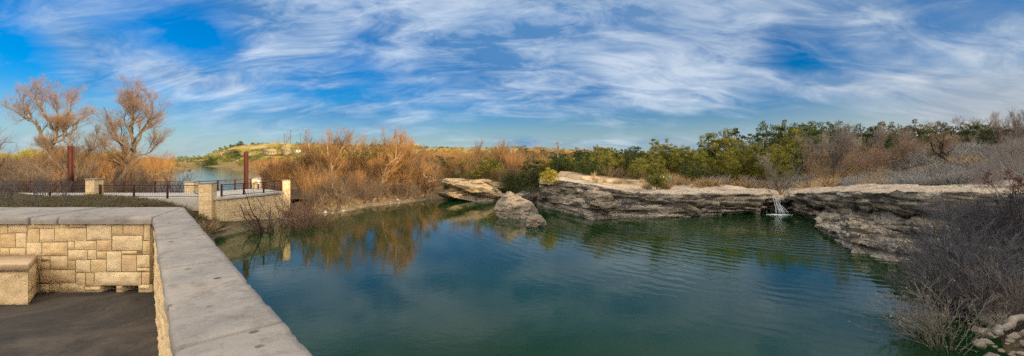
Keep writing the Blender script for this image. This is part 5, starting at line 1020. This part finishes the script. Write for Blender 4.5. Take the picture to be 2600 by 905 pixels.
# scrub dotted over the hill
def hill_scrub():
    r = np.random.default_rng(9); n = 2600; px = r.uniform(430, 1650, n); t = np.r_[r.uniform(.02, 1.0, n - 300), r.uniform(.96, 1.08, 300)]; B = hill_point(px, t); B[:, 2] += fbm(B * np.array([.02, .02, 0]), 5, 4) * 3.2 * sstep(t, .02, .3) * (1 - sstep(t, .9, 1)); keep = fbm(B * np.array([.02, .012, 0]), 8, 3) + r.uniform(-.6, .6, n) > -.15; B = B[keep]; n = len(B)
    pr = [juniper(180 + k, 3, 4.0, 8, 7, 1.2, .2) for k in range(3)]; s = r.uniform(.4, 1.3, n) * 1.25; V, F, I = scatter([p.crown for p in pr], B - [0, 0, .3], r.uniform(0, 6.28, n), np.stack([s * 1.2, s * 1.2, s * .8], 1), r.integers(0, 3, n))
    tag(mk('hillside_scrub', V, F, M['scrub'], vals=np.clip(r.normal(.5, .3, n), 0, 1)[I]), 'dots of olive scrub all over the far hill', 'scrub', kind='stuff')
hill_scrub()
for k, (px, t, h) in enumerate([(585, .99, 5.5), (592, .98, 4), (612, .99, 8), (604, .98, 5), (640, 1., 3.5), (683, 1., 3.5), (676, 1., 3.)]):
    b = hill_point([px], [t])[0]; plant('hilltop_tree', J[k % 4], tuple(b - [0, 0, .8]), h, k, 'small dark tree on the rim of the far hill', 'tree', 'trees on the rim of the far hill', M['bark'], M['juniper_dark'], 1.1)
b = hill_point([598], [.32])[0]; plant('hill_tree', J[2], tuple(b), 11, .5, 'round dark tree halfway up the hill left of the overlook column', 'tree', None, M['bark'], M['juniper_dark'], 1.3)
# grass
def tuft(seed, n, h, spread, w, lean=.35):
    r = np.random.default_rng(seed); a = r.uniform(0, 6.28, n); b = np.stack([r.normal(0, spread, n), r.normal(0, spread, n), np.zeros(n)], 1); L_ = r.uniform(.45, 1.1, n) * h; th = np.abs(r.normal(0, lean, n)); d = np.stack([np.cos(a) * np.sin(th), np.sin(a) * np.sin(th), np.cos(th)], 1); az = r.uniform(0, 6.28, n); s = np.stack([np.cos(az), np.sin(az), 0 * az], 1) * w
    m1 = b + d * (L_ * .55)[:, None]; tp = m1 + (d * .8 + np.stack([np.cos(a), np.sin(a), 0 * a], 1) * .35 * (th / lean)[:, None] + [0, 0, .15]) * (L_ * .45)[:, None]
    V = np.stack([b - s, b + s, m1 + s * .7, tp], 1).reshape(-1, 3); V2 = np.stack([b - s, m1 + s * .7, tp, m1 - s * .7], 1); F = np.arange(4 * n).reshape(-1, 4); return V, F
def grass(name, label, r, P, h, protos, m, var=.3):
    n = len(P); H = np.clip(r.normal(1, var, n), .4, 1.8) * h; V, F, I = scatter(protos, np.c_[P, gz(P) - .03], r.uniform(0, 6.28, n), np.stack([.5 * (H + h), .5 * (H + h), H], 1), r.integers(0, len(protos), n)); t = np.clip(r.normal(.5, .22, n), 0, 1)[I] + r.normal(0, .12, len(I) // 4).repeat(4); return tag(mk(name, V, F, M[m], vals=np.clip(t, 0, 1)), label, 'grass', kind='stuff')
T1 = [tuft(200 + k, 26, 1., .13, .011, .3) for k in range(4)]; T2 = [tuft(210 + k, 34, 1., .26, .016, .5) for k in range(4)]; T3 = [tuft(220 + k, 60, 1., .10, .010, .38) for k in range(3)]
P, _ = pts_in(r, 1700, (1660, 2250), (44, 60), lambda P, s, px, d: (s > 6.5) & (vnoise(np.c_[P * .35, P[:, :1] * 0], 4) > -.35)); grass('dry_grass', 'pale dry straw grass in the meadow behind the ledge', r, P, .95, T1, 'grass_dry')
P, _ = pts_in(r, 6800, (1780, 2620), (28, 64), lambda P, s, px, d: (s > 7.5 + .03 * (px - 2000).clip(0, 700) * .2) & (vnoise(np.c_[P * .28, P[:, :1] * 0], 9) > -.25)); grass('weeds', 'blue grey dead weeds covering the right meadow', r, P, 1.0, T2, 'weed_grey')
P, _ = pts_in(r, 1500, (1950, 2600), (26, 56), lambda P, s, px, d: (s > 5.8) & (s < 10.5)); grass('short_grass', 'short green grass along the edge of the worn path', r, P, .16, T2, 'grass_green')
P, _ = pts_in(r, 5200, (-80, 560), (7.5, 33.0), lambda P, s, px, d: (s > .5) & (P[:, 1] > 6.4), .7); grass('bank_grass', 'rough olive grass between the parapet and the walkway', r, P, .42, T2, 'grass_olive')
P, _ = pts_in(r, 700, (-80, 560), (14, 33.0), lambda P, s, px, d: vnoise(np.c_[P * .3, P[:, :1] * 0], 14) > .25); grass('short_grass', 'green weeds growing before the walkway', r, P, .34, T2, 'grass_green')
P, _ = pts_in(r, 3600, (530, 800), (25, 46), lambda P, s, px, d: deckout(P) & (s < 9)); grass('bank_grass', 'olive and tan grass on the bank below the overlook wall', r, P, .5, T2, 'grass_olive')
P, _ = pts_in(r, 900, (740, 1120), (42, 62), lambda P, s, px, d: (s < 7) & (s > .8)); grass('bank_grass', 'tan grass on the shore below the sunlit grove', r, P, .55, T2, 'grass_tan')
P, _ = pts_in(r, 160, (1500, 1790), (46, 54), lambda P, s, px, d: (s > 4.5) & (vnoise(np.c_[P * .5, P[:, :1] * 0], 24) > .15)); grass('dry_grass', 'scattered straw tufts on the bare ledge', r, P, .6, T1, 'grass_dry')
# pampas-like bunch grasses one can point at
def bunch(px, d, h, m, label, wide=1.):
    x, y = XY(px, d); V, F = cat([T3[k % 3] for k in range(3)]); V = V.copy(); n = len(V) // 3; V[n:2 * n, 0] += .12; V[2 * n:, 1] += .12; o = mk('bunch_grass', V * np.array([h * 1.25 * wide, h * 1.25 * wide, h]), F, M[m], vals=np.random.default_rng(int(px)).uniform(0, 1, len(V) // 4).repeat(4)); o.location = (x, y, g1(x, y) - .05); tag(o, label, 'grass clump', 'large clumps of dry grass')
bunch(2022, 47.5, 2.3, 'grass_dry', 'big fountain of pale dry grass right above the waterfall', 1.2); bunch(2052, 48.5, 1.9, 'grass_dry', 'dry grass clump just right of the big pale fountain one'); bunch(2100, 50, 1.7, 'grass_dry', 'dry grass clump at the foot of the slender grey tree'); bunch(1690, 48, 1.1, 'grass_dry', 'pinkish dry grass clump beside the shrub on the bare ledge'); bunch(1640, 47.5, 1., 'grass_dry', 'small dry grass clump left of the shrub on the bare ledge')
bunch(655, 33.2, 1.2, 'grass_dry', 'straw grass clump at the foot of the overlook wall, nearest the pillar'); bunch(690, 33.8, 1.25, 'grass_dry', 'straw grass clump below the thin black sapling'); bunch(715, 34.5, 1.1, 'grass_dry', 'straw grass clump by the right end of the overlook wall'); bunch(2470, 45, 1.4, 'grass_dry', 'tan grass clump right of the black twisted mesquite'); bunch(2440, 47, 1.5, 'grass_dry', 'tan grass clump at the foot of the black twisted mesquite', 1.3); bunch(520, 30.5, 1.2, 'grass_tan', 'grey tan grass clump beside the biggest pillar', 1.2)

# ------------------------------------------------------------------ light, sky, camera
SUN_AZ, SUN_EL = 120., 11.
w = bpy.data.worlds.new('World'); sc.world = w; w.use_nodes = True; nt = w.node_tree; bg = nt.nodes['Background']
sky = nt.nodes.new('ShaderNodeTexSky'); sky.sky_type = 'NISHITA'; sky.sun_disc = False; sky.sun_elevation = radians(SUN_EL); sky.sun_rotation = radians(SUN_AZ); sky.air_density = 1.0; sky.dust_density = .3; sky.ozone_density = 3.0
tc = nt.nodes.new('ShaderNodeTexCoord'); sep = nt.nodes.new('ShaderNodeSeparateXYZ'); L(nt, tc.outputs['Generated'], sep.inputs[0]); X_, Y_, Z_ = sep.outputs
az = math_(nt, 'ARCTAN2', X_, Y_); el = math_(nt, 'ARCSINE', Z_)
zz = math_(nt, 'ADD', math_(nt, 'MAXIMUM', Z_, 0.), .34); cu = math_(nt, 'DIVIDE', X_, zz); cv = math_(nt, 'DIVIDE', Y_, zz)
cmb = nt.nodes.new('ShaderNodeCombineXYZ'); L(nt, cu, cmb.inputs[0]); L(nt, cv, cmb.inputs[1])
def cl_noise(rot, scl, scale, det, ro, dist, off=(0, 0, 0)):
    mp = nt.nodes.new('ShaderNodeMapping'); mp.inputs['Rotation'].default_value = (0, 0, rot); mp.inputs['Scale'].default_value = scl; mp.inputs['Location'].default_value = off; L(nt, cmb.outputs[0], mp.inputs[0]); return noise(nt, mp.outputs[0], scale, det, ro, dist)
nA = cl_noise(.35, (1, 1.2, 1), 2.0, 10, .60, .5, (3.1, 1.7, 0)); nB = cl_noise(.6, (.7, 1.7, 1), 4.2, 9, .66, .7, (1.3, 5.2, 0)); nC = cl_noise(.2, (1, 1, 1), 1.3, 5, .5, .5, (7, 2, 0))
cov = None
def azel(px, Y): a = atan((px - CX) / 1000.); return a, atan((HOR - Y) / 1000. * cos(a))
BL = [(1250, 40, 620, 110, .30), (1650, 140, 330, 110, .30), (1180, 150, 260, 90, .22), (730, 70, 170, 90, .30), (1500, 230, 420, 60, .16), (1850, 210, 220, 40, .22), (180, 50, 150, 70, .16), (330, 160, 260, 70, .22), (560, 200, 200, 50, .2), (860, 205, 150, 35, .2), (980, 290, 330, 28, .14), (600, 300, 300, 50, .12), (2230, 110, 130, 90, .18), (2500, 240, 260, 70, .34), (2520, 90, 200, 90, .22), (2250, 215, 200, 22, .25), (1450, 362, 260, 14, .2),
      (1950, -150, 450, 150, .5), (1250, -190, 420, 150, .2), (700, -200, 300, 120, .2), (2480, 320, 260, 40, .2), (510, 100, 90, 75, -.20), (40, 130, 80, 120, -.22), (1985, 70, 75, 80, -.16), (2050, 150, 110, 40, -.2), (1000, 215, 160, 45, -.18), (930, 165, 60, 60, -.2), (1480, 320, 500, 30, -.10), (90, 260, 160, 60, -.1), (2330, 40, 60, 60, -.15)]
for (px, Y, rx, ry, wt) in BL:
    a0, e0 = azel(px, Y); ra = (atan((px + rx - CX) / 1000.) - atan((px - rx - CX) / 1000.)) / 2; re = ry / 1000. * cos(a0)
    d2 = math_(nt, 'ADD', math_(nt, 'POWER', math_(nt, 'DIVIDE', math_(nt, 'ABSOLUTE', math_(nt, 'SUBTRACT', az, a0)), ra), 2.), math_(nt, 'POWER', math_(nt, 'DIVIDE', math_(nt, 'ABSOLUTE', math_(nt, 'SUBTRACT', el, e0)), re), 2.))
    g = math_(nt, 'MULTIPLY', math_(nt, 'EXPONENT', math_(nt, 'MULTIPLY', d2, -1.)), wt); cov = g if cov is None else math_(nt, 'ADD', cov, g)
dens = math_(nt, 'ADD', math_(nt, 'ADD', math_(nt, 'MULTIPLY', nA, .85), math_(nt, 'MULTIPLY', nB, .45)), math_(nt, 'MULTIPLY', cov, 1.0))
mask = ramp(nt, dens, [(.58, 0), (.80, .42), (1.12, .90)])
shade = ramp(nt, math_(nt, 'ADD', math_(nt, 'MULTIPLY', nB, .55), math_(nt, 'MULTIPLY', nC, .55)), [(.47, 0), (.66, 1)])
SKYGAIN = .62
hs = nt.nodes.new('ShaderNodeHueSaturation'); hs.inputs['Saturation'].default_value = 1.3; hs.inputs['Value'].default_value = SKYGAIN; L(nt, mix(nt, 1, sky.outputs[0], (.60, .84, 1.18), 'MULTIPLY'), hs.inputs['Color'])
warm = ramp(nt, math_(nt, 'ADD', math_(nt, 'MULTIPLY', az, .55), .35), [(.35, 0), (.95, 1)])
ccol = mix(nt, shade, (.52, 1.42, 2.95), (3.4, 4.0, 4.8)); ccol = mix(nt, math_(nt, 'MULTIPLY', warm, .35), ccol, (3.2, 3.2, 2.9))
skyb = mix(nt, ramp(nt, el, [(0, .65), (.17, 0)], 'EASE'), hs.outputs[0], (2.7, 3.15, 3.0))
skyc = mix(nt, mask, skyb, ccol)
glow = math_(nt, 'MULTIPLY', ramp(nt, math_(nt, 'DIVIDE', az, 1.2), [(.45, 0), (.85, 1)]), ramp(nt, el, [(.02, .7), (.20, 0)]))
skyc = mix(nt, glow, skyc, (3.9, 3.5, 2.75))
skyc = mix(nt, ramp(nt, el, [(.355, 0), (.50, .85)], 'EASE'), skyc, (1.25, 1.7, 1.65))  # dull band above the view, added to dim what the water reflects
# bright sky fill overhead and behind, out of view, added to lift the shade
sky_fill = math_(nt, 'MAXIMUM', ramp(nt, el, [(.62, 0), (1.0, 1)], 'EASE'), ramp(nt, math_(nt, 'DIVIDE', math_(nt, 'ABSOLUTE', az), pi), [(.38, 0), (.6, 1)], 'EASE'))
skyc = mix(nt, math_(nt, 'MULTIPLY', sky_fill, .8), skyc, mix(nt, ramp(nt, math_(nt, 'DIVIDE', math_(nt, 'ABSOLUTE', az), pi), [(.38, 0), (.6, 1)]), (9.2, 9.3, 9.8), (18.5, 16.2, 13.2)))
L(nt, skyc, bg.inputs['Color']); bg.inputs['Strength'].default_value = .10
ld = bpy.data.lights.new('sun', 'SUN'); ld.energy = 4.3; ld.angle = radians(.5); ld.color = (1, .76, .48); so_ = bpy.data.objects.new('sun', ld); COL.objects.link(so_)
from mathutils import Vector
sd_ = Vector((sin(radians(SUN_AZ)) * cos(radians(SUN_EL)), cos(radians(SUN_AZ)) * cos(radians(SUN_EL)), sin(radians(SUN_EL)))); so_.rotation_euler = sd_.to_track_quat('Z', 'Y').to_euler(); so_.location = (60, -40, 60)
cd = bpy.data.cameras.new('camera'); cam = bpy.data.objects.new('camera', cd); COL.objects.link(cam); sc.camera = cam
cam.location = (0, 0, CAMZ); cam.rotation_euler = (radians(90), 0, 0); cd.sensor_width = 36; cd.lens = 36 * FPX / 2600.; cd.shift_y = -(452.5 - HOR) / 2600.; cd.clip_end = 9000; cd.clip_start = .05
vs = sc.view_settings; vs.view_transform = 'Standard'; vs.look = 'None'; vs.gamma = 1; vs.use_curve_mapping = False; vs.exposure = .9
sc.cycles.max_bounces = 4; sc.cycles.diffuse_bounces = 2; sc.cycles.glossy_bounces = 2; sc.cycles.transmission_bounces = 2; sc.cycles.transparent_max_bounces = 6; sc.cycles.use_denoising = False; sc.cycles.caustics_reflective = False; sc.cycles.caustics_refractive = False
